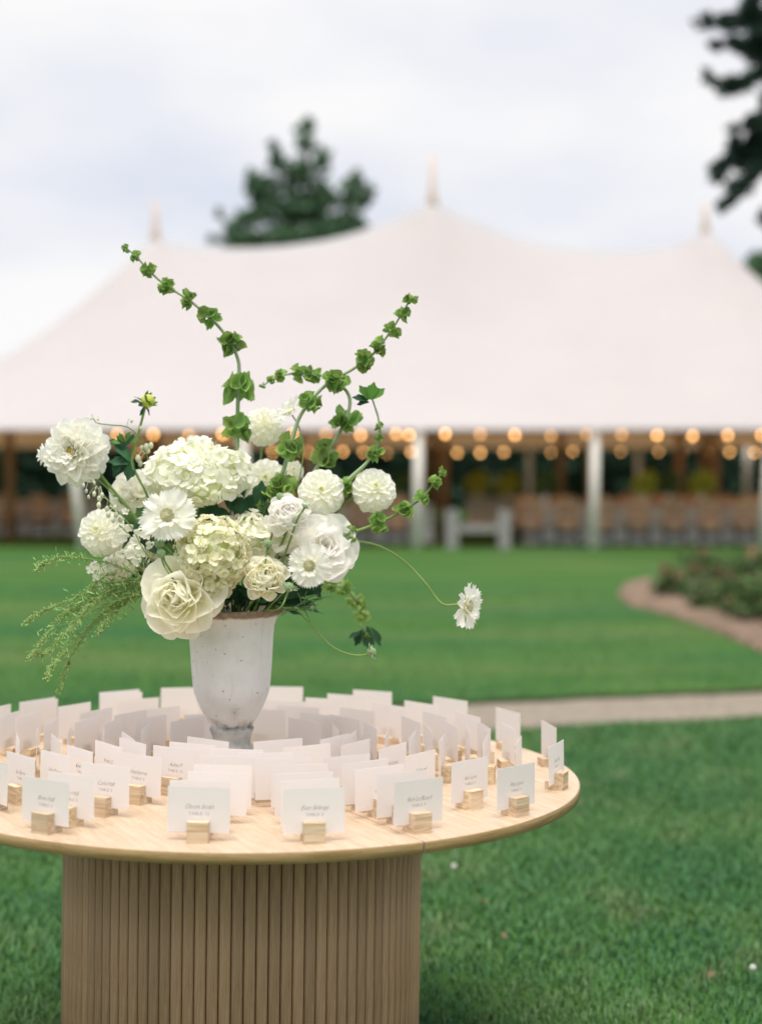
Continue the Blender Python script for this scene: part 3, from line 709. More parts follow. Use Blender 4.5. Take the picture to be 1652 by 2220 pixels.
# ------------------------------------------------------------------ place cards in stepped wooden blocks
CW, CH, CZ = 0.1135, 0.0825, TZ+0.0175
v = []; bw, d0, d1, h0, h1 = 0.0385, 0.020, 0.021, 0.038, 0.0185
pr = [(-d0, 0), (-d0, h0), (-0.0012, h0), (-0.0012, h1-0.002), (0.0012, h1-0.002), (0.0012, h1), (d1, h1), (d1, 0)]
n_ = len(pr); v = [(-bw/2, a, b) for a, b in pr]+[(bw/2, a, b) for a, b in pr]
f = [(i, n_+i, n_+(i+1) % n_, (i+1) % n_) for i in range(n_)]
f += [(0,1,2,3), (0,3,4), (0,4,5,6) , (0,6,7)]; f += [tuple(n_+k for k in reversed(q)) for q in ((0,1,2,3), (0,3,4), (0,4,5,6), (0,6,7))]
block_me = mesh('card_block', v, f, M_BLOCK, False)
card_me = MB().box((0, 0, CH/2), (CW, 0.0005, CH)).build('place_card', M_CARD, False)
_txt = {}
def text_mesh(s_, size, shear, ls, mat, off):
    key = (s_, size)
    if key in _txt: return _txt[key]
    c = bpy.data.curves.new('lettering', 'FONT'); c.body = s_; c.size = size; c.shear = shear; c.space_character = ls; c.align_x = 'CENTER'; c.offset = off; c.resolution_u = 3
    o = bpy.data.objects.new('tmp', c); COL.objects.link(o); dg = bpy.context.evaluated_depsgraph_get(); dg.update()
    me = bpy.data.meshes.new_from_object(o.evaluated_get(dg)); bpy.data.objects.remove(o); bpy.data.curves.remove(c)
    me.materials.clear(); me.materials.append(mat); _txt[key] = me; return me
ORD = ['', 'second', 'third', 'fourth', 'fifth', 'sixth', 'seventh']
# (x, y of the middle of the card's top edge, name line, table line, label words)
FRONT = [
 (433,1704,'Derek Smith','TABLE 12','reading TABLE 12 at the rim, squarely before the urn'),(440,1690,'','','first behind the rim card before the urn'),(470,1672,'','','second behind the rim card before the urn'),(484,1657,'...guard','','third behind the rim card before the urn'),(492,1638,'','','fourth behind the rim card before the urn'),(506,1622,'','','fifth behind the rim card before the urn'),(446,1600,'','','nearest the urn foot on its open side'),
 (413,1610,'','','hugging the urn foot on the spray side'),(380,1619,'Adine P','TABLE 13','reading 13, inside the ring on the spray side'),
 (680,1706,'Evan Selenge','TABLE 2','reading TABLE 2 at the rim between urn and seam'),(672,1688,'','','first behind the rim card between urn and seam'),(662,1673,'','','second behind the rim card between urn and seam'),(646,1656,'','','third behind the rim card between urn and seam'),(615,1642,'','','fourth behind the rim card between urn and seam'),(575,1630,'','','in the gap before the urn foot, on the seam side'),(609,1602,'John Day','','just before the urn foot, on the seam side'),(671,1614,'','','close to the urn foot on the seam side'),
 (906,1688,'Rich Le Boeuf','TABLE 7','reading TABLE 7 at the rim beside the tabletop seam'),(870,1673,'Ro','','first behind the rim card beside the seam'),(828,1660,'L','TABLE','second behind the rim card beside the seam'),(793,1648,'Ca','','third behind the rim card beside the seam'),(757,1636,'Jen','','fourth behind the rim card beside the seam'),(772,1607,'','','fifth behind the rim card beside the seam'),(723,1596,'','','furthest behind the seam rim card, near the urn'),
 (851,1616,'M Dufour','','in the row past the seam, nearer the urn'),(912,1630,'W Arnold','','in the row past the seam, nearer the rim'),
 (1118,1658,'Pete Lynn','TABLE 2','reading TABLE 2, alone near the rim past the seam'),(1019,1645,'Ann Lynn','TABLE 2','reading TABLE 2, just inside the lone rim card'),
 (1208,1610,'Bree Hill','TABLE 2','bluish and turned sideways at the outermost rim'),
 (1126,1602,'','','seen almost edge-on, inside the outermost rim card'),(1054,1598,'I','','narrow and slanted, second inside the outermost rim card'),(960,1596,'I','','narrow and slanted, third inside the outermost rim card'),(897,1590,'I','','narrow and slanted, fourth inside the outermost rim card'),
 (103,1687,'Brian Hall','TABLE 3','reading TABLE 3 at the rim under the hanging spray'),(151,1675,'Ann Hall','TABLE 3','first behind the rim card under the spray'),(226,1656,'Carla Hall','TABLE 3','reading TABLE 3, second behind the rim card under the spray'),(301,1634,'Hashijume','TABLE 5','lettered TABLE 5 over its block'),
 (45,1634,'Ian Byrne','TABLE','slanted, on the rim side under the spray'),(-12,1645,'Brand','','half cut off on the rim side under the spray'),(121,1631,'Alan Bowers','','into the middle row under the spray'),(171,1620,'Kiper G','TABLE','two into the middle row under the spray'),(236,1611,'Kristin G','','three into the middle row under the spray'),(287,1604,'Jenna','','four into the middle row under the spray'),
 (39,1598,'','','thin and edge-on under the spray, rim side'),(122,1598,'','','thin and edge-on under the spray, urn side'),(345,1617,'','','in the gap beside the card reading 13'),
]
BACK = [(66,1512),(88,1519),(163,1525),(246,1492),(264,1501),(305,1513),(388,1485),(612,1487),(712,1513),(757,1505),(811,1496),(843,1526),(913,1522),(984,1511),(1012,1546),(1101,1538),(1196,1567),
        (330,1552),(280,1543),(205,1538),(60,1547),(5,1566),(615,1518),(695,1547),(745,1552),(860,1552),(930,1575),(1050,1570),(840,1585),(-30,1570),(80,1585),(1015,1580),(760,1590),(275,1592),
        (1102,1571),(979,1567),(664,1559),(728,1574),(804,1570),(650,1530),(775,1536),(565,1536),(409,1556),(316,1573),(350,1532),(246,1560),(190,1556),(110,1562),(20,1545),(-20,1530),(890,1556),(940,1545),(480,1520),(450,1545),(150,1580),(225,1583)]
HT = CAMZ-(CZ+CH)
UA0 = (P(502.6, 1322, 3.30).x, 3.30); placed = []
def place_card(x, y, name, tab, lab, front):
    q = GT(x, y, CZ+CH); dx, dy = q.x-TC.x, q.y-TC.y; rr = math.hypot(dx, dy)
    az = math.atan2(dx, -dy)                                # 0 = towards the camera side of the table
    for (ox, oy) in placed:
        if (dx-ox)**2+(dy-oy)**2 < 0.046**2: return None
    if math.hypot(TC.x+dx-UA0[0], TC.y+dy-UA0[1]) < 0.125: return None
    placed.append((dx, dy))
    jit = random.uniform(-0.05, 0.05)-(0.16 if x in (1208, 1118, 1019) else 0)
    if rr > TR-0.040:
        k = (TR-0.040)/rr; dx *= k; dy *= k
    M = TILT @ Matrix.Translation((TC.x+dx, TC.y+dy, TZ)) @ Matrix.Rotation(az+jit, 4, 'Z')
    b = part('card_block', block_me, None, M)
    tag(b, 'pine block of the card '+lab, 'card holder', 'pine blocks of the place cards')
    MC = M @ Matrix.Translation((random.uniform(-0.006, 0.006), 0.0, CZ-TZ-0.0019)) @ Matrix.Rotation(R(random.uniform(-0.8, 0.8)), 4, 'Y') @ Matrix.Rotation(R(-random.uniform(0.2, 1.6)), 4, 'X')
    c = part('place_card', card_me, None, MC)
    tag(c, 'white place card '+lab, 'place card', 'place cards on the round table')
    RX = Matrix.Rotation(math.pi/2, 4, 'X')
    if name: part('lettering', text_mesh(name, 0.0118, 0.45, 0.86, M_INK, -0.00022), c, MC @ Matrix.Translation((0.001, -0.0005, CH*0.52)) @ RX)
    if tab: part('lettering', text_mesh(tab, 0.0076, 0.0, 1.22, M_INK2, 0), c, MC @ Matrix.Translation((0.001, -0.0005, CH*0.385)) @ RX)
    return b
for (x, y, n1, n2, lb) in FRONT: print('card', lb) if place_card(x, y, n1, n2, lb, True) is None else None
def ringof(x, y):
    q = GT(x, y, CZ+CH); rr = math.hypot(q.x-TC.x, q.y-TC.y); return (2 if rr > 0.6 else (1 if rr > 0.42 else 0)), math.atan2(q.y-TC.y, q.x-TC.x)
ORDN = ['first', 'second', 'third', 'fourth', 'fifth', 'sixth', 'seventh', 'eighth', 'ninth', 'tenth', 'eleventh', 'twelfth', 'thirteenth', 'fourteenth', 'fifteenth', 'sixteenth', 'seventeenth', 'eighteenth', 'nineteenth', 'twentieth', 'twenty-first', 'twenty-second', 'twenty-third', 'twenty-fourth', 'twenty-fifth', 'twenty-sixth', 'twenty-seventh', 'twenty-eighth', 'twenty-ninth', 'thirtieth']
bk = sorted([(*ringof(x, y), x, y) for x, y in BACK]); cnt = {}
for (rg, an, x, y) in bk:
    k = cnt.get(rg, 0)
    if place_card(x, y, '', '', 'with blank back, '+ORDN[k]+' from the path, '+('inner', 'middle', 'outer')[rg]+' row', False) is not None: cnt[rg] = k+1

# ------------------------------------------------------------------ urn
UX = P(502.6, 1322, 3.30); UA = TILT @ Vector((UX.x, 3.30, TZ)); UA.x = UX.x; UA.z -= 0.001; UZ = (UX.z-UA.z)/0.346
up = [(1670,302),(1628,302),(1610,292),(1575,270),(1540,250),(1500,215),(1460,180),(1420,168),(1380,172),(1340,186),(1318,197),(1300,200),(1288,196),(1281,182),(1274,186),(1266,194),(1240,208),(1190,243),(1130,277),(1060,311),(980,340),(900,350),(800,358),(700,365),(600,371),(500,377),(420,387),(370,404),(340,424),(318,452),(306,476),(294,486),(278,486),(268,480),(266,468),(285,440),(330,400),(420,365),(560,350),(560,1)]
prof_u = [(b/3990, max(0.0, 0.346-(a-290)/3990)) for a, b in up]
prof_u = [(0.001, 0.0)]+prof_u
def wobf(i, th): return 0.006*math.sin(3*th+i*0.2)+0.004*math.sin(7*th+1.7*i) if i > 25 else 0.003*math.sin(3*th)
UM = Matrix.Translation(UA) @ Matrix.Diagonal((1, 1, UZ, 1))
urn = tag(part('stone_urn', MB().lathe(prof_u, 72, (0, 0, 0), wobf).build('stone_urn', M_URN), None, UM), 'tall whitewashed clay urn with a bare brown lip on the table centre', 'urn')
part('moss_filling', MB().lathe([(0.001, 0.322), (0.05, 0.325), (0.078, 0.316), (0.084, 0.305), (0.080, 0.29)], 24).build('moss_filling', M_SOIL), urn, UM)
MOUTH = UA+Vector((0, 0, 0.33*UZ)); INSIDE = UA+Vector((0, 0, 0.20))

# ------------------------------------------------------------------ flowers
GA = math.pi*(3-math.sqrt(5))
_pm = {}
def petal(name, mat, w=0.6, cup=0.25, curl=0.3, base=0.35, tip=0.5, ruf=0.0, teeth=0.0, seed=0, nu=6, nv=5, notch=0.0, rnd=0.0):
    """one petal along +Y, length 1, upper face +Z"""
    rs = random.Random(seed); key = (name, mat.name, w, cup, curl, base, tip, ruf, teeth, seed, rnd)
    if key in _pm: return _pm[key]
    v = []; f = []; uv = []; ph = rs.uniform(0, 6)
    for i in range(nu+1):
        u = i/nu
        wd = w/2*(base+(1-base)*math.sin(min(1, u/0.72)*math.pi/2)) * (1 if u < 0.72 else math.sqrt(max(0, 1-((u-0.72)/0.28)**2*(1-tip))))
        for j in range(nv+1):
            s_ = -1+2*j/nv
            y = u - (0.14*(1-tip)+0.05+rnd)*s_*s_*u*u
            if teeth and i == nu: y += teeth*(1 if j % 2 else -1)
            if notch and i == nu and abs(s_) < 0.3: y -= notch
            z = cup*(s_*s_)*wd*2*0.8 + curl*(u*u) + ruf*math.sin(s_*5+ph+u*2)*u*u + ruf*0.6*math.sin(u*7+ph*2)*abs(s_)
            v.append((s_*wd*(1-0.15*abs(cup)), y, z)); uv.append((j/nv, u))
    for i in range(nu):
        for j in range(nv):
            a = i*(nv+1)+j; f.append((a, a+1, a+nv+2, a+nv+1))
    me = mesh(name, v, f, mat); lay = me.uv_layers.new(name='UVMap')
    for lp in me.loops: lay.data[lp.index].uv = uv[lp.vertex_index]
    _pm[key] = me; return me
def axisM(c, n, roll=0.0):
    n = Vector(n).normalized(); return Matrix.Translation(c) @ n.to_track_quat('Z', 'Y').to_matrix().to_4x4() @ Matrix.Rotation(roll, 4, 'Z')
def petM(az, el, r0, z0, L, sx=1.0, tw=0.0):
    """petal based r0 out from the axis at height z0, rising el above the flower plane"""
    return Matrix.Rotation(az, 4, 'Z') @ Matrix.Translation((0, r0, z0)) @ Matrix.Rotation(el, 4, 'X') @ Matrix.Rotation(tw, 4, 'Y') @ Matrix.Diagonal((L*sx, L, L, 1))
def stem_to(c, n, root, r=0.0028, mat=None, via=None, pts=None, end=None):
    c = Vector(c); n = Vector(n).normalized()
    e_ = Vector(end) if end is not None else INSIDE+Vector((random.uniform(-0.03, 0.03), random.uniform(-0.03, 0.03), random.uniform(0.02, 0.08)))
    mouth = MOUTH+Vector((max(-0.075, min(0.075, (c.x-MOUTH.x)*0.35)), max(-0.07, min(0.07, (c.y-MOUTH.y)*0.4)), 0.0))
    pl = [c, c-n*0.045] + (via or []) + [mouth, e_]
    if pts: pl = pts+[mouth, e_]
    cc = cr(pl, 7)
    me = MB().tube(cc, [r]*len(cc), 7).build('stem', mat or M_STEM); return part('stem', me, root)
def flower(name, label, cat, xy, Y, n, grp=None):
    c = P(xy[0], xy[1], Y); root = thing(name, label, cat, MOUTH, grp); return root, c, axisM(c, n, random.uniform(0, 6))
S = lambda pxl, Y: pxl*Y/F
CAMN = Vector((0, -1, 0.0))

def ball_dahlia(label, xy, Y, rpx, n, mat=M_WHITE, N=125, via=None):
    root, c, A = flower('ball_dahlia', label, 'dahlia', xy, Y, n); Rr = S(rpx, Y)*1.13
    A = A @ Matrix.Translation((0, 0, -Rr*0.15))
    ms = [petal('petal', mat, 0.95, 0.42, 0.10, 0.5, 0.8, 0.03, 0, s, rnd=0.28) for s in range(4)]
    for i in range(N):
        fr = (i+0.5)/N; th = math.acos(1-1.78*fr); L = Rr*(0.22+0.27*fr**0.5)
        r0 = Rr*0.66*math.sin(th); z0 = Rr*0.66*math.cos(th)
        el = math.pi/2-th-0.20-0.42*min(1, th/0.9)
        part('petal', ms[i % 4], root, A @ petM(i*GA+random.uniform(-0.12, 0.12), el+random.uniform(-0.2, 0.2), r0*0.95, z0*0.95, L*random.uniform(0.88, 1.12), 0.95+0.25*random.random(), random.uniform(-0.25, 0.25)))
    part('core', MB().ball((0, 0, 0), Rr*0.55, 10, 8).build('core', M_CREAM), root, A)
    m = MB()
    for k in range(9): m.ball((math.cos(k*GA)*Rr*0.03*k**0.5, math.sin(k*GA)*Rr*0.03*k**0.5, Rr*0.70), Rr*0.035, 5, 4)
    part('centre', m.build('centre', M_YEL), root, A)
    stem_to(A @ Vector((0, 0, -Rr*0.5)), n, root, 0.0026, via=via); return root
def open_dahlia(label, xy, Y, rpx, n):
    root, c, A = flower('open_dahlia', label, 'dahlia', xy, Y, n); Rr = S(rpx, Y)
    ms = [petal('petal', M_WHITE, 0.56, 0.40, 0.06, 0.5, 0.65, 0.05, 0, s, rnd=0.16) for s in range(5)]
    rows_ = [(8, 66, 0.34), (10, 54, 0.50), (12, 42, 0.66), (13, 30, 0.80), (14, 16, 0.92), (14, 2, 0.98), (14, -14, 0.98), (13, -30, 0.92), (12, -50, 0.80)]
    for q, (k, el, L) in enumerate(rows_):
        for i in range(k):
            part('petal', ms[(i+q) % 5], root, A @ petM(2*math.pi*(i+0.5*(q % 2)+random.uniform(-0.15, 0.15))/k, R(el+random.uniform(-9, 9)), Rr*0.06, -Rr*0.045*q, Rr*L*random.uniform(0.9, 1.06), random.uniform(0.95, 1.2), random.uniform(-0.2, 0.2)))
    m = MB()
    for k in range(30): m.ball((math.cos(k*GA)*Rr*0.026*k**0.5, math.sin(k*GA)*Rr*0.026*k**0.5, Rr*(0.16-0.002*k)), Rr*0.042, 5, 4)
    part('centre', m.build('centre', M_GOLD), root, A)
    return root, A, Rr
def layered(name, cat, label, xy, Y, rpx, n, rows_, mat, w, cup, curl, ruf, tip=0.75, via=None, centre=None, squash=1.0, seedo=0, teeth=0):
    root, c, A = flower(name, label, cat, xy, Y, n); Rr = S(rpx, Y)*1.06
    A = A @ Matrix.Diagonal((1, 1, squash, 1))
    for q, (k, el, L, r0, z0) in enumerate(rows_):
        for i in range(k):
            me = petal('petal', mat, w, cup, curl, 0.55, tip, ruf, teeth, seedo+(i+q*3) % 6, 7, 7, rnd=0.26)
            part('petal', me, root, A @ petM(2*math.pi*(i+0.5*(q % 2)+random.uniform(-0.12, 0.12))/k, R(el+random.uniform(-11, 11)), Rr*r0, Rr*z0, Rr*L*random.uniform(0.86, 1.12), random.uniform(0.9, 1.2), random.uniform(-0.22, 0.22)))
    if centre:
        part('centre', MB().ball((0, 0, Rr*centre[1]), Rr*centre[0], 8, 6).build('centre', centre[2]), root, A)
    stem_to(A @ Vector((0, 0, -Rr*0.25)), n, root, 0.003, via=via); return root
RANUN = [(4, 80, 0.30, 0.03, 0.24), (5, 78, 0.38, 0.09, 0.18), (6, 76, 0.46, 0.16, 0.10), (7, 72, 0.53, 0.24, 0.02), (8, 68, 0.58, 0.32, -0.06), (9, 62, 0.60, 0.40, -0.13), (9, 53, 0.60, 0.46, -0.20), (9, 40, 0.58, 0.50, -0.26), (9, 22, 0.55, 0.50, -0.31), (8, 0, 0.52, 0.46, -0.35)]
ROSE = [(3, 84, 0.42, 0.02, 0.22), (4, 78, 0.52, 0.08, 0.14), (5, 70, 0.62, 0.15, 0.05), (5, 60, 0.72, 0.22, -0.04), (6, 46, 0.80, 0.28, -0.12), (6, 28, 0.82, 0.32, -0.20), (6, 8, 0.80, 0.33, -0.26), (6, -16, 0.74, 0.32, -0.30), (6, -42, 0.62, 0.28, -0.32)]
OPENR = [(4, 78, 0.45, 0.04, 0.08), (5, 62, 0.60, 0.10, 0.02), (6, 42, 0.78, 0.14, -0.05), (6, 20, 0.92, 0.16, -0.12), (6, -6, 0.92, 0.16, -0.18), (6, -34, 0.80, 0.14, -0.20)]

_fl = {}
def floret(name, mat, npet, seed):
    key = (name, npet, seed)
    if key in _fl: return _fl[key]
    rs = random.Random(seed); v = []; f = []; uv = []
    for k in range(npet):
        a = 2*math.pi*k/npet+rs.uniform(-0.1, 0.1); el = rs.uniform(0.0, 0.45); L = rs.uniform(0.9, 1.08)
        M = Matrix.Rotation(a, 3, 'Z') @ Matrix.Rotation(el, 3, 'X'); b = len(v)
        pts = [(0, 0.05, 0, 0), (-0.26, 0.30, 0.03, 0.3), (0.26, 0.30, 0.03, 0.3), (-0.56, 0.62, 0.10, 0.7), (0, 0.66, -0.03, 0.7), (0.56, 0.62, 0.10, 0.7), (-0.36, 0.94, 0.05, 1), (0, 1.0, -0.03, 1), (0.36, 0.94, 0.05, 1)]
        for (x, y, z, uu) in pts: v.append(tuple(M @ Vector((x*L, y*L, z+rs.uniform(-0.04, 0.04))))); uv.append((0.5, uu))
        f += [(b, b+2, b+4), (b, b+4, b+1), (b+1, b+4, b+3), (b+2, b+5, b+4), (b+3, b+4, b+7, b+6), (b+4, b+5, b+8, b+7)]
    me = mesh(name, v, f, mat); lay = me.uv_layers.new(name='UVMap')
    for lp in me.loops: lay.data[lp.index].uv = uv[lp.vertex_index]
    _fl[key] = me; return me
PQ = Matrix.Rotation(1.1, 3, 'X') @ Matrix.Rotation(0.7, 3, 'Y')
def hydrangea(label, blobs, Y, n, fpx, mat, npet, N, via=None, seed=0, cat='hydrangea'):
    cs = [(P(x, y, Y+dy), (S(rx, Y), S(rz, Y), S(rx*0.5+rz*0.5, Y))) for (x, y, rx, rz, dy) in blobs]
    root = thing('hydrangea_head', label, cat, MOUTH); fr_ = S(fpx, Y); rs = random.Random(seed)
    tot = sum(c[1][0]*c[1][1] for c in cs)
    for (c, (rx, rz, ry)) in cs:
        k = max(8, int(N*rx*rz/tot))
        for i in range(k):
            z = max(-0.99, min(0.99, 1-2*(i+0.5)/k+rs.uniform(-0.09, 0.09))); ph = i*GA+rs.uniform(-0.35, 0.35); q = math.sqrt(1-z*z)
            d = PQ @ Vector((q*math.cos(ph), q*math.sin(ph), z))
            p = c+Vector((d.x*rx, d.y*ry, d.z*rz))*rs.uniform(0.84, 1.07)
            inside = any(((p-c2).x/(r2[0]*0.8))**2+((p-c2).y/(r2[2]*0.8))**2+((p-c2).z/(r2[1]*0.8))**2 < 1 for c2, r2 in cs if c2 is not c)
            if inside or p.y > c.y+ry*0.75: continue
            nn_ = Vector((d.x/rx, d.y/ry, d.z/rz)).normalized()+Vector((rs.uniform(-.6, .6), rs.uniform(-.6, .6), rs.uniform(-.6, .6)))
            part('floret', floret('floret_'+mat.name, mat, npet if rs.random() < 0.85 else npet-1, rs.randrange(5)), root, axisM(p, nn_, rs.uniform(0, 6)) @ Matrix.Scale(fr_*rs.uniform(0.8, 1.12), 4))
    m = MB()
    for (c, (rx, rz, ry)) in cs: m.ball(c, 1.0, 10, 8, (rx*0.76, ry*0.76, rz*0.76))
    part('inner_florets', m.build('inner_florets', mat if mat is M_HYD else M_PANIN), root)
    stem_to(cs[0][0], Vector((0, -0.3, 1)), root, 0.004, via=via); return root
M_PANIN = simple('inner green florets', (0.50, 0.56, 0.26), rough=0.9)

def scabiosa(label, xy, Y, rpx, n, npet=10, via=None, pts=None, part_open=1.0, st=True, droop=0.0, sr=0.0017):
    root, c, A = flower('scabiosa', label, 'scabiosa', xy, Y, n); Rr = S(rpx, Y)
    for i in range(npet):
        me = petal('petal', M_WHITE, 0.86, 0.14, -0.05, 0.26, 0.95, 0.09, 0.07, 20+i % 5, 7, 11)
        part('petal', me, root, A @ petM(2*math.pi*(i+random.uniform(-0.2, 0.2))/npet, R(random.uniform(-4, 18)-droop), Rr*0.22, random.uniform(-0.04, 0.02)*Rr, Rr*random.uniform(0.72, 0.88), random.uniform(0.85, 1.15), random.uniform(-0.25, 0.25)))
    for i in range(npet+2):
        me = petal('petal', M_WHITE, 0.60, 0.25, 0.1, 0.3, 0.95, 0.06, 0.08, 30+i % 4, 5, 5)
        part('petal', me, root, A @ petM(2*math.pi*(i+0.5)/(npet+2), R(random.uniform(24, 48)), Rr*0.20, Rr*0.05, Rr*random.uniform(0.34, 0.46), 1.0, random.uniform(-0.3, 0.3)))
    m = MB(); m.ball((0, 0, Rr*0.02), Rr*0.29, 12, 8, (1, 1, 0.55))
    for k in range(150):
        fr = k/150; th = fr*1.35; q = Rr*0.30
        m.ball((q*math.sin(th)*math.cos(k*GA), q*math.sin(th)*math.sin(k*GA), Rr*0.02+q*0.60*math.cos(th)), Rr*0.026, 4, 3, (1, 1, 1.7))
    part('pincushion', m.build('pincushion', M_PIN), root, A)
    m = MB()
    for k in range(8):
        a = 2*math.pi*k/8; m.add([A @ Vector((Rr*0.05*math.cos(a+0.7), Rr*0.05*math.sin(a+0.7), -Rr*0.07)), A @ Vector((Rr*0.05*math.cos(a-0.7), Rr*0.05*math.sin(a-0.7), -Rr*0.07)), A @ Vector((Rr*0.42*math.cos(a), Rr*0.42*math.sin(a), -Rr*0.10))], [(0, 1, 2)])
    part('bracts', m.build('bracts', M_STEM), root)
    if st: stem_to(A @ Vector((0, 0, -Rr*0.05)), n, root, sr, via=via, pts=pts)
    return root

# bells of Ireland ------------------------------------------------------------
_bm = {}
def bell_mesh(seed):
    if seed in _bm: return _bm[seed]
    rs = random.Random(seed); n = 12; v = []; f = []; uv = []; lobes_ = rs.choice((4, 5)); ph = rs.uniform(0, 6)
    for i, (r_, z_) in enumerate(((0.10, 0.0), (0.50, 0.22), (0.78, 0.60), (0.93, 1.0), (1.10, 1.18))):
        for k in range(n):
            a = 2*math.pi*k/n; w = math.sin(lobes_*a+ph)
            rr = r_*(1+0.09*w*(i/4)**2); v.append((rr*math.cos(a)*1.12, rr*math.sin(a)*0.72, z_+0.13*math.cos(2*a+ph)*(i/4)**2+0.05*w*(i/4)**2)); uv.append((k/n, min(1, i/3.4)))
    for i in range(4):
        for k in range(n): f.append((i*n+k, i*n+(k+1) % n, (i+1)*n+(k+1) % n, (i+1)*n+k))
    me = mesh('bell', v, f, M_BELL); lay = me.uv_layers.new(name='UVMap')
    for lp in me.loops: lay.data[lp.index].uv = uv[lp.vertex_index]
    _bm[seed] = me; return me
def bells(label, line, whorls, Y0, Y1, r0=0.0055, r1=0.0018, into_urn=True, mat=M_PSTEM, per=8):
    """line: picture points from the base up; whorls: (x, y, size)"""
    k = len(line); pts = [P(a, b, Y0+(Y1-Y0)*i/(k-1)) for i, (a, b) in enumerate(line)]
    root = thing('bells_of_ireland', label, 'flower stem', MOUTH)
    cc = cr(pts, 8)
    lead = [INSIDE+Vector((random.uniform(-0.03, 0.03), random.uniform(-0.02, 0.03), 0.05)), MOUTH+Vector((max(-0.07, min(0.07, (pts[0].x-MOUTH.x)*0.4)), 0.02, 0.0))]
    full = cr(lead+[pts[0]], 6)[:-1]+cc; nf = len(full)
    part('stem', MB().tube(full, [r0+(r1-r0)*(i/nf) for i in range(nf)], 8).build('stem', mat), root)
    im = [(F*p.x/p.y+826) for p in cc]
    def iy(p): return 1110-F*((p-Vector((0, 0, CAMZ))).dot(Vector((0, SP, CP))))/((p-Vector((0, 0, CAMZ))).dot(Vector((0, CP, -SP))))
    iy_ = [iy(p) for p in cc]
    for wi, (a, b, sz) in enumerate(whorls):
        j = min(range(len(cc)), key=lambda q: (im[q]-a)**2+(iy_[q]-b)**2)
        t = (cc[min(j+1, len(cc)-1)]-cc[max(j-1, 0)]).normalized(); c = cc[j]; size = S(sz, c.y)
        o1 = t.orthogonal().normalized(); o2 = t.cross(o1); nb2 = 12 if sz > 42 else (9 if sz > 28 else 6); bsc = 0.215 if sz > 42 else 0.25
        for q in range(nb2):
            an = 2*math.pi*(q+random.uniform(-0.2, 0.2))/nb2+wi*0.6; od = o1*math.cos(an)+o2*math.sin(an)
            ax = (od*0.85+t*random.uniform(0.05, 0.65)+Vector((random.uniform(-.25, .25), random.uniform(-.25, .25), random.uniform(-.2, .2)))).normalized()
            lay_ = random.uniform(-0.26, 0.26)
            part('bell', bell_mesh(random.randrange(8)), root, axisM(c+od*size*random.uniform(0.05, 0.16)+t*size*lay_, ax, random.uniform(0, 6)) @ Matrix.Scale(size*bsc*random.uniform(0.8, 1.2), 4))
    return root
def leafm(seed, mat=M_LEAF): return petal('leaf', mat, 0.48, 0.25, -0.18, 0.25, 0.12, 0.03, 0, 40+seed, 6, 4)
def leaf_at(root, p, d, L, mat=M_LEAF, w=1.0, seed=None, up=None):
    d = Vector(d).normalized(); z = Vector(up) if up is not None else Vector((random.uniform(-.4, .4), -0.7, 0.7))
    x = d.cross(z).normalized(); z = x.cross(d)
    M = Matrix(((x.x*w, d.x, z.x, p[0]), (x.y*w, d.y, z.y, p[1]), (x.z*w, d.z, z.z, p[2]), (0, 0, 0, 1)))
    return part('leaf', leafm(random.randrange(5) if seed is None else seed, mat), root, M @ Matrix.Scale(L, 4))

# --- big heads
hydrangea('large domed white hydrangea head at the top of the bouquet', [(410,1030,84,64,0),(362,1035,48,46,-0.02),(480,1025,52,54,0.0),(518,1030,28,44,0.02),(428,982,46,30,0.0),(440,1058,62,32,-0.03)], 3.24, (0,-0.6,0.8), 19, M_HYD, 4, 400, seed=1)
hydrangea('greenish cream hydrangea head of tiny florets in the middle of the bouquet', [(462,1200,78,76,0),(456,1258,50,38,0.0),(425,1165,40,34,0.0)], 3.15, (0,-1,0.2), 13.5, M_PAN, 4, 470, seed=2)
hydrangea('small white hydrangea head between the greenish head and the blush ranunculus', [(540,1165,48,52,0),(585,1190,36,42,0.02),(560,1215,36,34,0.0)], 3.24, (0,-1,0.2), 19, M_HYD, 4, 150, seed=3)
_, Ad, Rd = open_dahlia('fully open white dahlia with a golden centre, highest on the left side', (158,977), 3.24, 75, (-0.25,-1.0,0.12))
stem_to(Ad @ Vector((0, 0, -Rd*0.1)), Vector((-0.5, -0.5, 0.4)), bpy.data.objects[_.name], 0.0036, via=[P(235,1050,3.27), P(285,1110,3.28), P(340,1190,3.29)])
sb = thing('dahlia_side_bud', 'half-open white dahlia bud tucked behind the open dahlia', 'flower bud', MOUTH)
A = axisM(P(100, 985, 3.30), (-0.9, -0.3, 0.1))
for i in range(16): part('petal', petal('petal', M_WHITE, 0.46, 0.55, -0.10, 0.45, 0.45, 0.03, 0, i % 5), sb, A @ petM(i*GA, R(75-i*4), 0.002, -0.001*i, 0.022+0.001*i))
stem_to(A @ Vector((0, 0, -0.01)), (-0.9, 0, 0.2), sb, 0.002, via=[P(225,1050,3.31), P(300,1140,3.31)])
ball_dahlia('white ball dahlia low on the left side', (219,1152), 3.22, 46, (-0.2,-1,0.25), via=[P(275,1210,3.26)])
ball_dahlia('white ball dahlia beside the blush ranunculus', (697,1066), 3.24, 45, (0.05,-1,0.22))
ball_dahlia('white ball dahlia standing out furthest on the right', (812,1060), 3.26, 43, (0.15,-1,0.35), via=[P(768,1078,3.28), P(715,1130,3.29)])
ball_dahlia('white ball dahlia behind the cluster of green bells', (578,1040), 3.36, 42, (0,-1,0.25))
ball_dahlia('small white pompon dahlia behind the thin scabiosa stem', (636,1020), 3.40, 21, (0.1,-1,0.3), N=60)
ball_dahlia('loose white dahlia highest behind the bell stems', (572,919), 3.42, 38, (0.1,-0.8,0.6))
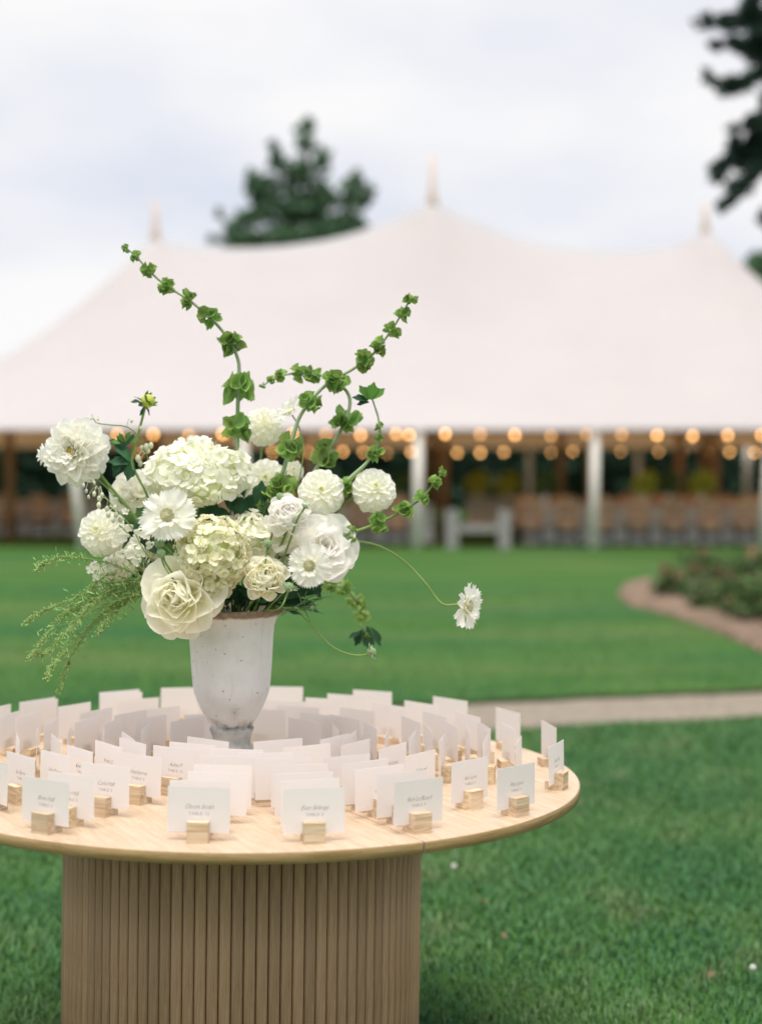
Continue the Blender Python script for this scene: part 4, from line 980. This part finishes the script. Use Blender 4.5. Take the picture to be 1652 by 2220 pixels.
layered('garden_rose', 'rose', 'large cream garden rose hanging over the urn lip', (392,1296), 3.13, 84, (-0.22,-1,0.12), ROSE, M_CREAM, 1.12, 0.50, 0.20, 0.075, 0.9, seedo=0)
layered('garden_rose', 'rose', 'white rose half hidden behind the hydrangea and open dahlia', (288,1066), 3.33, 48, (-0.5,-0.6,0.8), ROSE, M_WHITE, 1.12, 0.5, 0.2, 0.06, 0.9, seedo=1, via=[P(340,1150,3.32)])
layered('garden_rose', 'rose', 'cream rose low behind the green knobs on the left', (308,1215), 3.30, 46, (-0.6,-0.8,0.2), ROSE, M_CREAM, 1.12, 0.5, 0.2, 0.06, 0.9, seedo=2)
layered('garden_rose', 'rose', 'white rose low on the left behind the feathery spray', (258,1228), 3.34, 36, (-0.7,-0.7,0.1), ROSE, M_WHITE, 1.12, 0.5, 0.2, 0.06, 0.9, seedo=2)
layered('ranunculus', 'ranunculus', 'cream ranunculus low in the middle above the urn lip', (575,1253), 3.13, 52, (0.1,-1,0.35), RANUN, M_CREAM, 1.12, 0.60, 0.42, 0.025, 0.9, centre=(0.07, 0.30, M_STEM), seedo=0)
layered('ranunculus', 'ranunculus', 'blush white ranunculus at the right of the big heads', (626,1118), 3.15, 50, (0.08,-1,0.5), RANUN, M_BLUSH, 1.12, 0.60, 0.42, 0.025, 0.9, centre=(0.07, 0.30, M_STEM), seedo=3)
layered('lisianthus', 'lisianthus', 'large ruffled white bloom on the right, beside the lower scabiosa', (702,1186), 3.20, 70, (0.25,-1,0.2), OPENR, M_BLUSH, 1.08, 0.40, 0.10, 0.11, 0.9, seedo=4)
layered('lisianthus', 'lisianthus', 'open white bloom below the blush ranunculus', (612,1160), 3.22, 46, (-0.3,-1,-0.3), OPENR[2:], M_WHITE, 0.9, 0.4, 0.1, 0.08, 0.8, seedo=2)
scabiosa('white scabiosa with a wide pincushion in front of the hydrangea', (364,1118), 3.10, 58, (-0.12,-1,0.22))
scabiosa('white scabiosa at the right before the ruffled bloom', (672,1226), 3.10, 47, (-0.1,-1,-0.05), 9)
scabiosa('small white scabiosa seen from the side among the bell stems', (630,893), 3.36, 40, (-0.55,-0.35,0.75), 9, droop=-15, pts=[P(632,897,3.36), P(650,930,3.36), P(658,980,3.34), P(648,1050,3.32), P(640,1120,3.31)])
scabiosa('white scabiosa dangling far out on a long curved stem', (1012,1314), 3.20, 52, (0.80,-0.60,0.02), 7, droop=-4, sr=0.0026, pts=[P(1008,1313,3.20), P(990,1311,3.20), P(962,1311,3.20), P(942,1292,3.21), P(920,1262,3.21), P(880,1220,3.23), P(835,1190,3.25), P(790,1176,3.27), P(740,1180,3.28), P(660,1240,3.29)])

# --- white florets of larkspur on the left, each on its stalk
lk = thing('larkspur_spray', 'spray of small white larkspur blooms left of the scabiosa', 'larkspur', MOUTH)
line = [P(245,1125,3.22), P(285,1165,3.22), P(330,1235,3.24), MOUTH+Vector((-0.05, 0, 0)), INSIDE]
part('stem', MB().tube(cr(line, 6), 0.002, 6).build('stem', M_STEM), lk)
pl = [petal('petal', M_WHITE, 0.72, 0.35, 0.15, 0.35, 0.7, 0.05, 0, 50+s_) for s_ in range(4)]
for (a, b, rr) in [(262,1128,13),(285,1140,15),(306,1150,17),(272,1160,18),(300,1175,20),(325,1160,17),(258,1180,15),(285,1195,20),(312,1195,18),(330,1180,14),(245,1150,11),(318,1128,14),(268,1200,14),(300,1215,15),(275,1110,10)]:
    A = axisM(P(a, b, 3.17+random.uniform(-0.03, 0.03)), (random.uniform(-.6, .3), -1, random.uniform(-.4, .4)))
    for q in range(5): part('petal', random.choice(pl), lk, A @ petM(2*math.pi*q/5, R(random.uniform(20, 55)), 0.002, 0, S(rr, 3.2)*random.uniform(0.85, 1.1)))
st2 = thing('stock_spray', 'low spray of white stock blooms behind the feathery greens', 'stock', MOUTH)
part('stem', MB().tube(cr([P(215,1260,3.33), P(260,1250,3.32), MOUTH+Vector((-0.06, 0.02, 0)), INSIDE], 6), 0.002, 6).build('stem', M_STEM), st2)
for (a, b, rr) in [(200,1235,12),(212,1225,14),(225,1240,16),(240,1222,15),(215,1252,13),(236,1254,14),(222,1270,9),(250,1240,14),(262,1258,14)]:
    A = axisM(P(a, b, 3.33), (random.uniform(-.8, 0), -1, random.uniform(-.3, .5)))
    for q in range(5): part('petal', random.choice(pl), st2, A @ petM(2*math.pi*q/5, R(random.uniform(15, 50)), 0.002, 0, S(rr, 3.3)))

# --- sprigs of small drooping white buds
def bud_sprig(label, line, buds, Y, mat=M_WHITE):
    root = thing('bud_sprig', label, 'bud sprig', MOUTH)
    pts = [P(a, b, Y) for a, b in line]
    part('stem', MB().tube(cr(pts+[MOUTH+Vector((-0.05, 0.01, 0)), INSIDE+Vector((0, 0, 0.05))], 7), 0.0014, 6).build('stem', M_STEM), root)
    for (a, b, rr) in buds:
        p = P(a, b, Y+random.uniform(-0.02, 0.02)); k = min(pts, key=lambda q: (q-p).length)
        m = MB(); m.tube(cr([k, (k+p)/2+Vector((0, 0, 0.010)), p], 4), 0.0007, 5); m.ball(p-Vector((0, 0, S(rr, Y)*0.6)), S(rr, Y), 8, 7, (0.85, 0.85, 1.25))
        part('bud', m.build('bud', M_BUDW), root)
M_BUDW = simple('ivory bud', (0.66, 0.68, 0.50), rough=0.6, trans=0.2)
bud_sprig('drooping sprig of ivory bell buds under the open dahlia', [(196,1040),(215,1060),(235,1085),(258,1110),(290,1150),(330,1215)], [(188,1062,4),(193,1075,4),(205,1068,5),(216,1078,6),(222,1070,5),(233,1100,6),(236,1112,6),(250,1098,5),(252,1112,6),(246,1125,5),(205,1045,4),(182,1050,4),(262,1122,6),(215,1092,6)], 3.16)
bud_sprig('thin sprig with tiny buds arching over the open dahlia', [(203,907),(212,917),(240,921),(275,925),(300,945),(318,985),(340,1060)], [(199,906,3),(213,907,3),(212,925,2),(286,910,4),(306,926,4),(318,965,7),(328,962,6),(308,968,5),(300,990,7),(305,1002,6),(322,975,5)], 3.27)

# --- dahlia bud on its stem with leaves
r = thing('dahlia_bud', 'yellow-tipped green dahlia bud standing above the white hydrangea', 'flower bud', MOUTH)
Y = 3.26; hb = P(317, 872, Y)
part('stem', MB().tube(cr([hb, P(312,895,Y), P(303,930,Y), P(291,975,Y), P(287,1005,Y), P(300,1035,Y), P(318,1070,Y), P(345,1150,Y+0.02), MOUTH+Vector((-0.03, 0, 0)), INSIDE], 7), 0.0030, 7).build('stem', M_STEM), r)
A = axisM(hb, (0.8, -0.3, 0.5))
part('bud', MB().ball((0, 0, 0.006), 0.0155, 12, 9, (1, 1, 0.95)).build('bud', M_YEL), r, A)
for i in range(9): part('petal', petal('petal', M_YELP, 0.6, 0.6, 0.25, 0.4, 0.5, 0.0, 0, i % 4) if False else leafm(i % 5, M_LEAFB), r, A @ petM(2*math.pi*i/9, R(78), 0.010, -0.006, 0.026, 1.3))
for i in range(7): part('sepal', leafm(i % 5, M_LEAF), r, A @ petM(2*math.pi*i/7, R(random.uniform(-35, 15)), 0.006, -0.008, 0.024, 1.1))
for (a, b, c_, d_, L) in [(284,1000,-0.6,0.9,0.055),(284,1005,-0.9,0.2,0.05),(288,1000,-0.2,-0.9,0.045),(270,975,-0.3,0.9,0.035),(262,965,-0.8,0.4,0.03),(275,965,0.5,0.8,0.03),(268,990,-0.5,-0.8,0.05)]:
    leaf_at(r, P(a, b, Y), (c_, -0.2, d_), L, M_LEAF, 1.25)
for (a, b, c_, d_, L) in [(268,958,-0.4,0.9,0.022),(275,955,0.3,0.9,0.022),(262,962,-0.9,0.4,0.02),(282,960,0.8,0.4,0.022)]: leaf_at(r, P(a, b, Y-0.01), (c_, -0.3, d_), L, M_LEAFB, 1.2)

# --- bells of Ireland stems
bells('tallest bell stem, leaning up and to the left past the tent', [(516,1010),(515,930),(517,850),(519,800),(514,772),(496,735),(462,695),(411,651),(362,620),(325,588),(297,557),(275,538)],
      [(513,925,66),(518,845,78),(503,752,62),(457,694,52),(408,652,46),(363,621,44),(325,588,34),(297,559,27),(276,539,19)], 3.30, 3.26)
bells('long bell stem rising up and to the right', [(612,1030),(625,985),(640,930),(655,895),(690,850),(725,822),(762,802),(800,775),(822,752),(850,714),(870,682),(888,652)],
      [(622,970,62),(670,875,54),(722,825,56),(785,786,54),(823,754,44),(850,714,39),(871,681,35),(888,652,29)], 3.28, 3.24)
bells('arched bell stem curling back over to the left', [(672,1040),(705,985),(735,940),(755,895),(758,862),(742,838),(715,820),(683,812),(645,809),(612,814),(588,824),(568,838)],
      [(702,985,72),(748,912,66),(738,842,52),(684,816,46),(648,811,38),(614,815,30),(590,823,21),(570,837,14)], 3.34, 3.36)
bells('slim bell stem topped by a pair of lobed leaves', [(735,1065),(760,1035),(795,1003),(815,975),(822,940),(820,905),(812,880)], [(745,1058,48),(812,985,34),(821,955,22),(820,928,20),(812,1000,24)], 3.26, 3.26, 0.0045)
bells('bell stem reaching out sideways to the right', [(700,1185),(745,1162),(800,1142),(840,1125),(875,1106),(917,1078),(942,1046),(962,1022)], [(752,1155,46),(817,1137,50),(875,1109,46),(915,1084,36),(942,1048,30),(960,1026,22)], 3.22, 3.18, 0.0045, mat=M_STEM)
bells('blurred bell stem drooping at the right of the urn', [(640,1270),(700,1266),(745,1274),(772,1303),(787,1340),(795,1385)], [(712,1268,36),(742,1275,38),(770,1303,38),(784,1338,32),(795,1375,24)], 3.42, 3.58, 0.0045)
bells('cluster of broad green bells in the heart of the bouquet', [(560,1120),(590,1080),(615,1050),(622,1020)], [(612,1052,74),(598,1080,60),(575,1105,50)], 3.28, 3.26, 0.0045)
# the pair of lobed leaves and other leaf sprigs
lf = thing('leaf_sprig', 'pair of bright lobed leaves above the slim bell stem', 'leaf sprig', MOUTH)
part('stem', MB().tube(cr([P(800,852,3.26), P(808,868,3.26), P(815,890,3.265), P(824,925,3.27), P(820,965,3.275), P(790,1012,3.28), P(730,1080,3.29), MOUTH+Vector((0.04, 0, 0)), INSIDE], 7), 0.0018, 6).build('stem', M_STEM), lf)
for (a, b, c_, d_, L, m_) in [(802,866,0.25,1,0.040,M_LEAFB),(800,866,-0.5,0.9,0.038,M_LEAFB),(806,866,0.75,0.75,0.038,M_LEAFB),(798,868,-0.95,0.3,0.036,M_LEAF),(800,872,-0.9,-0.05,0.028,M_LEAF)]: leaf_at(lf, P(a, b, 3.25), (c_, -0.1, d_), L, m_, 1.35)
lf = thing('leaf_sprig', 'drooping dark leaf at the end of the blurred bell stem', 'leaf sprig', MOUTH)
part('stem', MB().tube(cr([P(792,1362,3.57), P(780,1322,3.53), P(755,1284,3.48), P(690,1272,3.42), MOUTH+Vector((0.05, 0.04, 0)), INSIDE], 7), 0.002, 6).build('stem', M_STEM), lf)
for (a, b, c_, d_, L) in [(797,1358,0.05,-1,0.062),(787,1365,-0.5,-0.9,0.045),(803,1362,0.6,-0.8,0.05),(780,1372,-0.9,-0.3,0.03)]: leaf_at(lf, P(a, b, 3.57), (c_, -0.1, d_), L, M_LEAF, 1.1)

# --- scabiosa seed heads, knobs and buds
def knob(label, xy, Y, rpx, line, star=False):
    root = thing('scabiosa_bud', label, 'seed head', MOUTH); c = P(xy[0], xy[1], Y); rr = S(rpx, Y)
    pts = [P(a, b, Y+0.005*i) for i, (a, b) in enumerate([xy]+line)]
    part('stem', MB().tube(cr(pts+[MOUTH+Vector((max(-0.07, min(0.07, (c.x-MOUTH.x)*0.4)), 0, 0)), INSIDE], 7), 0.0022, 6).build('stem', M_STEM), root)
    m = MB(); m.ball(c, rr*0.8, 10, 8)
    for k in range(70):
        z = 1-2*(k+.5)/70; q = math.sqrt(1-z*z); d = Vector((q*math.cos(k*GA), q*math.sin(k*GA), z)); m.ball(c+d*rr*0.82, rr*0.15, 4, 3)
    part('head', m.build('head', M_KNOB), root)
    if star:
        d0 = (pts[0]-pts[1]).normalized()
        for k in range(9):
            a = 2*math.pi*k/9; o1 = d0.orthogonal().normalized(); o2 = d0.cross(o1)
            leaf_at(root, c-d0*rr*0.5, (o1*math.cos(a)+o2*math.sin(a))*0.9+d0*0.45, rr*2.1, M_LEAFG, 0.45)
M_LEAFG = petal_mat('grey green bract', (0.20, 0.28, 0.15), (0.26, 0.33, 0.20), trans=0.2)
knob('pale green seed head drooping on a curved stem at the right of the urn', (806,1413), 3.16, 11, [(790,1420),(760,1419),(722,1403),(690,1372),(662,1340),(630,1318)], True)
knob('green knob just right of the cream ranunculus', (627,1273), 3.10, 12, [(622,1290),(605,1320)], True)
knob('upper grey-green knob left of the greenish hydrangea', (346,1178), 3.12, 12, [(352,1200),(372,1240)])
knob('lower grey-green knob left of the greenish hydrangea', (350,1200), 3.11, 11, [(356,1225),(380,1260)])
knob('green knob above the blush ranunculus', (607,1076), 3.16, 9, [(602,1095),(596,1130)])
knob('small green knob below the blush ranunculus', (581,1178), 3.13, 10, [(578,1200),(570,1240)], True)
knob('tiny spiky green bud between the blush ranunculus and the ball dahlia', (662,1098), 3.12, 6, [(655,1110),(640,1140)], True)
knob('tiny spiky green bud beside the urn lip', (678,1318), 3.16, 6, [(655,1322),(630,1318)], True)

# --- leaves filling the heart of the bouquet
def leaf_bunch(label, specs, Y, mat=M_LEAF, w=1.0):
    root = thing('leaf_sprig', label, 'leaf sprig', MOUTH)
    m = MB()
    for (a, b, c_, d_, L) in specs:
        p = P(a, b, Y); m.tube(cr([p, (p+MOUTH)/2+Vector((0, 0, 0.01)), MOUTH+Vector(((p.x-MOUTH.x)*0.3, 0, 0)), INSIDE], 5), 0.0014, 5)
        leaf_at(root, p, (c_, random.uniform(-0.5, 0.1), d_), L, mat, w)
    part('stems', m.build('stems', M_DSTEM), root)
leaf_bunch('dark leaves showing below the large white hydrangea', [(430,1112,0.9,0.2,0.06),(470,1110,-0.8,0.4,0.05),(500,1100,0.5,0.8,0.06),(520,1140,0.2,1,0.07),(540,1130,0.3,1,0.075),(560,1100,0.2,1,0.06),(450,1120,0.4,-0.4,0.05),(520,1115,-0.5,0.7,0.05),(505,1135,-0.7,0.5,0.06),(400,1100,-0.6,0.4,0.05),(565,1135,0.7,0.6,0.06)], 3.27, M_LEAF, 1.5)
leaf_bunch('dark leaves spreading over the right of the urn lip', [(600,1300,0.9,-0.1,0.08),(620,1295,0.9,0.3,0.075),(640,1290,0.9,0.5,0.07),(660,1270,0.6,0.7,0.06),(600,1310,1,-0.3,0.06),(640,1300,0.8,-0.3,0.06),(590,1305,0.6,0.3,0.08),(665,1250,0.5,-0.6,0.06)], 3.24, M_LEAF, 0.9)
leaf_bunch('dark leaves packed between the urn lip and the middle blooms', [(470,1310,-0.6,0.5,0.06),(490,1312,0.2,0.8,0.06),(510,1310,0.6,0.6,0.06),(530,1312,-0.4,0.8,0.06),(550,1310,0.7,0.5,0.06),(570,1312,0.1,0.9,0.06),(590,1310,0.6,0.7,0.06),(460,1305,-0.9,0.3,0.06),(480,1295,0.7,0.3,0.05),(540,1300,0.9,0.2,0.06),(520,1298,-0.8,0.2,0.05),(560,1298,-0.6,0.4,0.05)], 3.25, M_LEAF, 1.3)
leaf_bunch('dark leaves behind the ruffled bloom on the right', [(600,1210,0.6,0.6,0.07),(620,1230,0.8,0.1,0.07),(600,1250,0.9,-0.2,0.06),(640,1150,0.3,0.9,0.07),(620,1190,0.9,0.3,0.06),(560,1200,-0.3,0.9,0.06),(650,1130,0.2,0.9,0.05),(630,1255,0.9,-0.4,0.06)], 3.26, M_LEAF, 1.4)
leaf_bunch('dark leaves behind the knobs on the left side', [(350,1230,-0.8,0.3,0.06),(340,1200,-0.6,0.7,0.06),(360,1180,-0.2,0.9,0.06),(330,1250,-0.9,0.0,0.06),(320,1160,-0.7,0.5,0.05),(370,1150,0.3,0.8,0.06)], 3.27, M_LEAF, 1.2)
# spiky thread leaves at the right of the lip
th = thing('thread_leaf_sprig', 'spiky thread-like leaves at the right of the urn lip', 'leaf sprig', MOUTH); m = MB()
for (a, b, a2, b2) in [(632,1318,722,1292),(650,1310,690,1290),(632,1320,665,1345),(640,1320,700,1330),(655,1318,672,1348),(660,1312,665,1280),(670,1312,700,1300),(645,1322,610,1335),(660,1318,690,1312),(668,1316,690,1326),(655,1312,645,1285)]:
    m.tube(cr([P(a, b, 3.16), P((a+a2)/2, (b+b2)/2-5, 3.16), P(a2, b2, 3.15)], 5), [0.0016]*8+[0.0009]*3, 5)
m.tube(cr([P(668,1316,3.16), P(630,1318,3.18), MOUTH+Vector((0.05, 0, 0)), INSIDE], 6), 0.0018, 6)
part('thread_leaves', m.build('thread_leaves', M_DSTEM), th)

# --- feathery seed sprays on the left
def spray(label, line, Y, side=26, dens=1.0, leafy=0.5, Y1=None):
    root = thing('seed_spray', label, 'seed spray', MOUTH); k = len(line); Y1 = Y if Y1 is None else Y1
    pts = [P(a, b, Y+(Y1-Y)*i/(k-1)) for i, (a, b) in enumerate(line)]
    cc = cr(pts, 10); nn2 = len(cc)
    st_ = MB().tube(cr([INSIDE, MOUTH+Vector((-0.06, 0, 0.0)), cc[0]], 5)[:-1]+cc, 0.0016, 5); pods = MB(); lv = MB()
    for i in range(3, nn2):
        u = i/nn2; t = (cc[min(i+1, nn2-1)]-cc[i-1]).normalized()
        for q in range(int(3*dens)+(u > 0.72)*4):
            o1 = Vector((random.gauss(0, 1), random.gauss(0, 1), random.gauss(0, 1))); o1 = (o1-t*o1.dot(t)).normalized()
            ln = S(side, Y)*random.uniform(0.25, 1)*(1.05-0.65*u); p0 = cc[i]+t*random.uniform(-0.01, 0.01); p1 = p0+o1*ln*0.7+t*ln*0.75
            st_.tube([p0, p0+(p1-p0)*0.6+t*ln*0.05, p1], 0.0006, 3, False)
            if random.random() < 0.9: pods.ball(p1, random.uniform(0.0009, 0.0019), 5, 3)
        if random.random() < leafy*(1-u)*1.3:
            for q in range(2 if leafy < 2 else 5):
                o1 = Vector((random.uniform(-1, 0.6), random.uniform(-1, 1), random.uniform(-1, 0.9))).normalized(); L = random.uniform(0.012, 0.026); w = o1.orthogonal().normalized()*0.0016
                p = cc[i]+Vector((random.gauss(0, .012), random.gauss(0, .012), random.gauss(0, .012))); lv.add([p, p+o1*L*0.5+w, p+o1*L, p+o1*L*0.5-w], [(0, 1, 2, 3)])
    part('stem', st_.build('stem', M_SPRAY), root)
    tag(part('seed_pods', pods.build('seed_pods', M_POD), root), kind='stuff')
    if lv.v: tag(part('leaflets', lv.build('leaflets', M_SPRAY), root), kind='stuff')
spl = [('topmost seed spray arching flat to the left', [(330,1262),(250,1225),(180,1210),(130,1208),(100,1220),(85,1232)], 22),
 ('seed spray ending above the lowest drooping tips', [(330,1268),(250,1262),(190,1285),(130,1310),(85,1330),(58,1350)], 22),
 ('seed spray with a short curled tip in the middle of the fan', [(330,1270),(260,1280),(200,1292),(160,1315),(130,1345)], 26),
 ('seed spray drooping to the second lowest tip', [(330,1275),(260,1285),(190,1310),(130,1345),(95,1385),(68,1425)], 24),
 ('seed spray in the lower middle of the fan', [(325,1282),(260,1300),(190,1330),(140,1370),(110,1410),(85,1418)], 24),
 ('lowest seed spray, hanging nearest the place cards', [(325,1285),(270,1305),(215,1345),(170,1400),(145,1445),(128,1498)], 26),
 ('seed spray beside the lowest one', [(325,1282),(265,1300),(200,1352),(150,1405),(115,1440),(104,1465)], 26),
 ('short leafy seed spray close to the cream rose', [(325,1275),(290,1290),(255,1320),(235,1345),(215,1372)], 24),
 ('short dense seed spray at the root of the fan', [(330,1265),(290,1255),(250,1262),(215,1262),(195,1278)], 26),
 ('feathery seed spray filling the middle of the fan', [(330,1272),(270,1272),(225,1288),(180,1330),(150,1372)], 30)]
for i, (lb, ln, sd) in enumerate(spl): spray(lb, ln, 3.22+0.02*(i % 4), sd, 1.15, 1.8 if i > 6 else 1.0, 3.16+0.02*(i % 3))

# --- small things in the grass
def clover(x, y, label):
    g = G(x, y, 0.045); r = thing('clover_flower', label, 'flower', (g.x, g.y, 0), 'white clover in the grass')
    part('stem', MB().tube([(g.x, g.y, 0), (g.x, g.y, 0.045)], 0.001, 5).build('stem', M_STEM), r)
    m = MB()
    for k in range(30):
        z = 1-1.5*(k+.5)/30; q = math.sqrt(max(0, 1-z*z)); m.ball(g+Vector((q*math.cos(k*GA), q*math.sin(k*GA), z))*0.007, 0.0027, 4, 3)
    part('head', m.build('head', M_WHITEP), r)
M_WHITEP = simple('clover white', (0.7, 0.7, 0.66), rough=0.8)
clover(984, 1878, 'white clover flower in the grass close by the table drum'); clover(1631, 2098, 'small white clover flower in the grass far from the table')
M_DEAD = petal_mat('dry leaf', (0.15, 0.11, 0.06), (0.19, 0.145, 0.08), trans=0.1, rand=('obj', 0.85, 1.1))
for (x, y, lb) in [(1100,2035,'dry brown leaf lying in the grass nearer the table'),(1060,1958,'dry tan leaf lying in the grass beside the table drum'),(1535,2120,'pale dry leaf lying in the grass well away from the table')]:
    g = G(x, y, 0.03); tag(part('fallen_leaf', petal('fallen_leaf', M_DEAD, 0.6, 0.4, 0.2, 0.25, 0.2, 0.06, 0, 77), None, Matrix.Translation(g) @ Matrix.Rotation(random.uniform(0, 6), 4, 'Z') @ Matrix.Scale(0.036, 4)), lb, 'leaf', 'dry leaves in the grass')
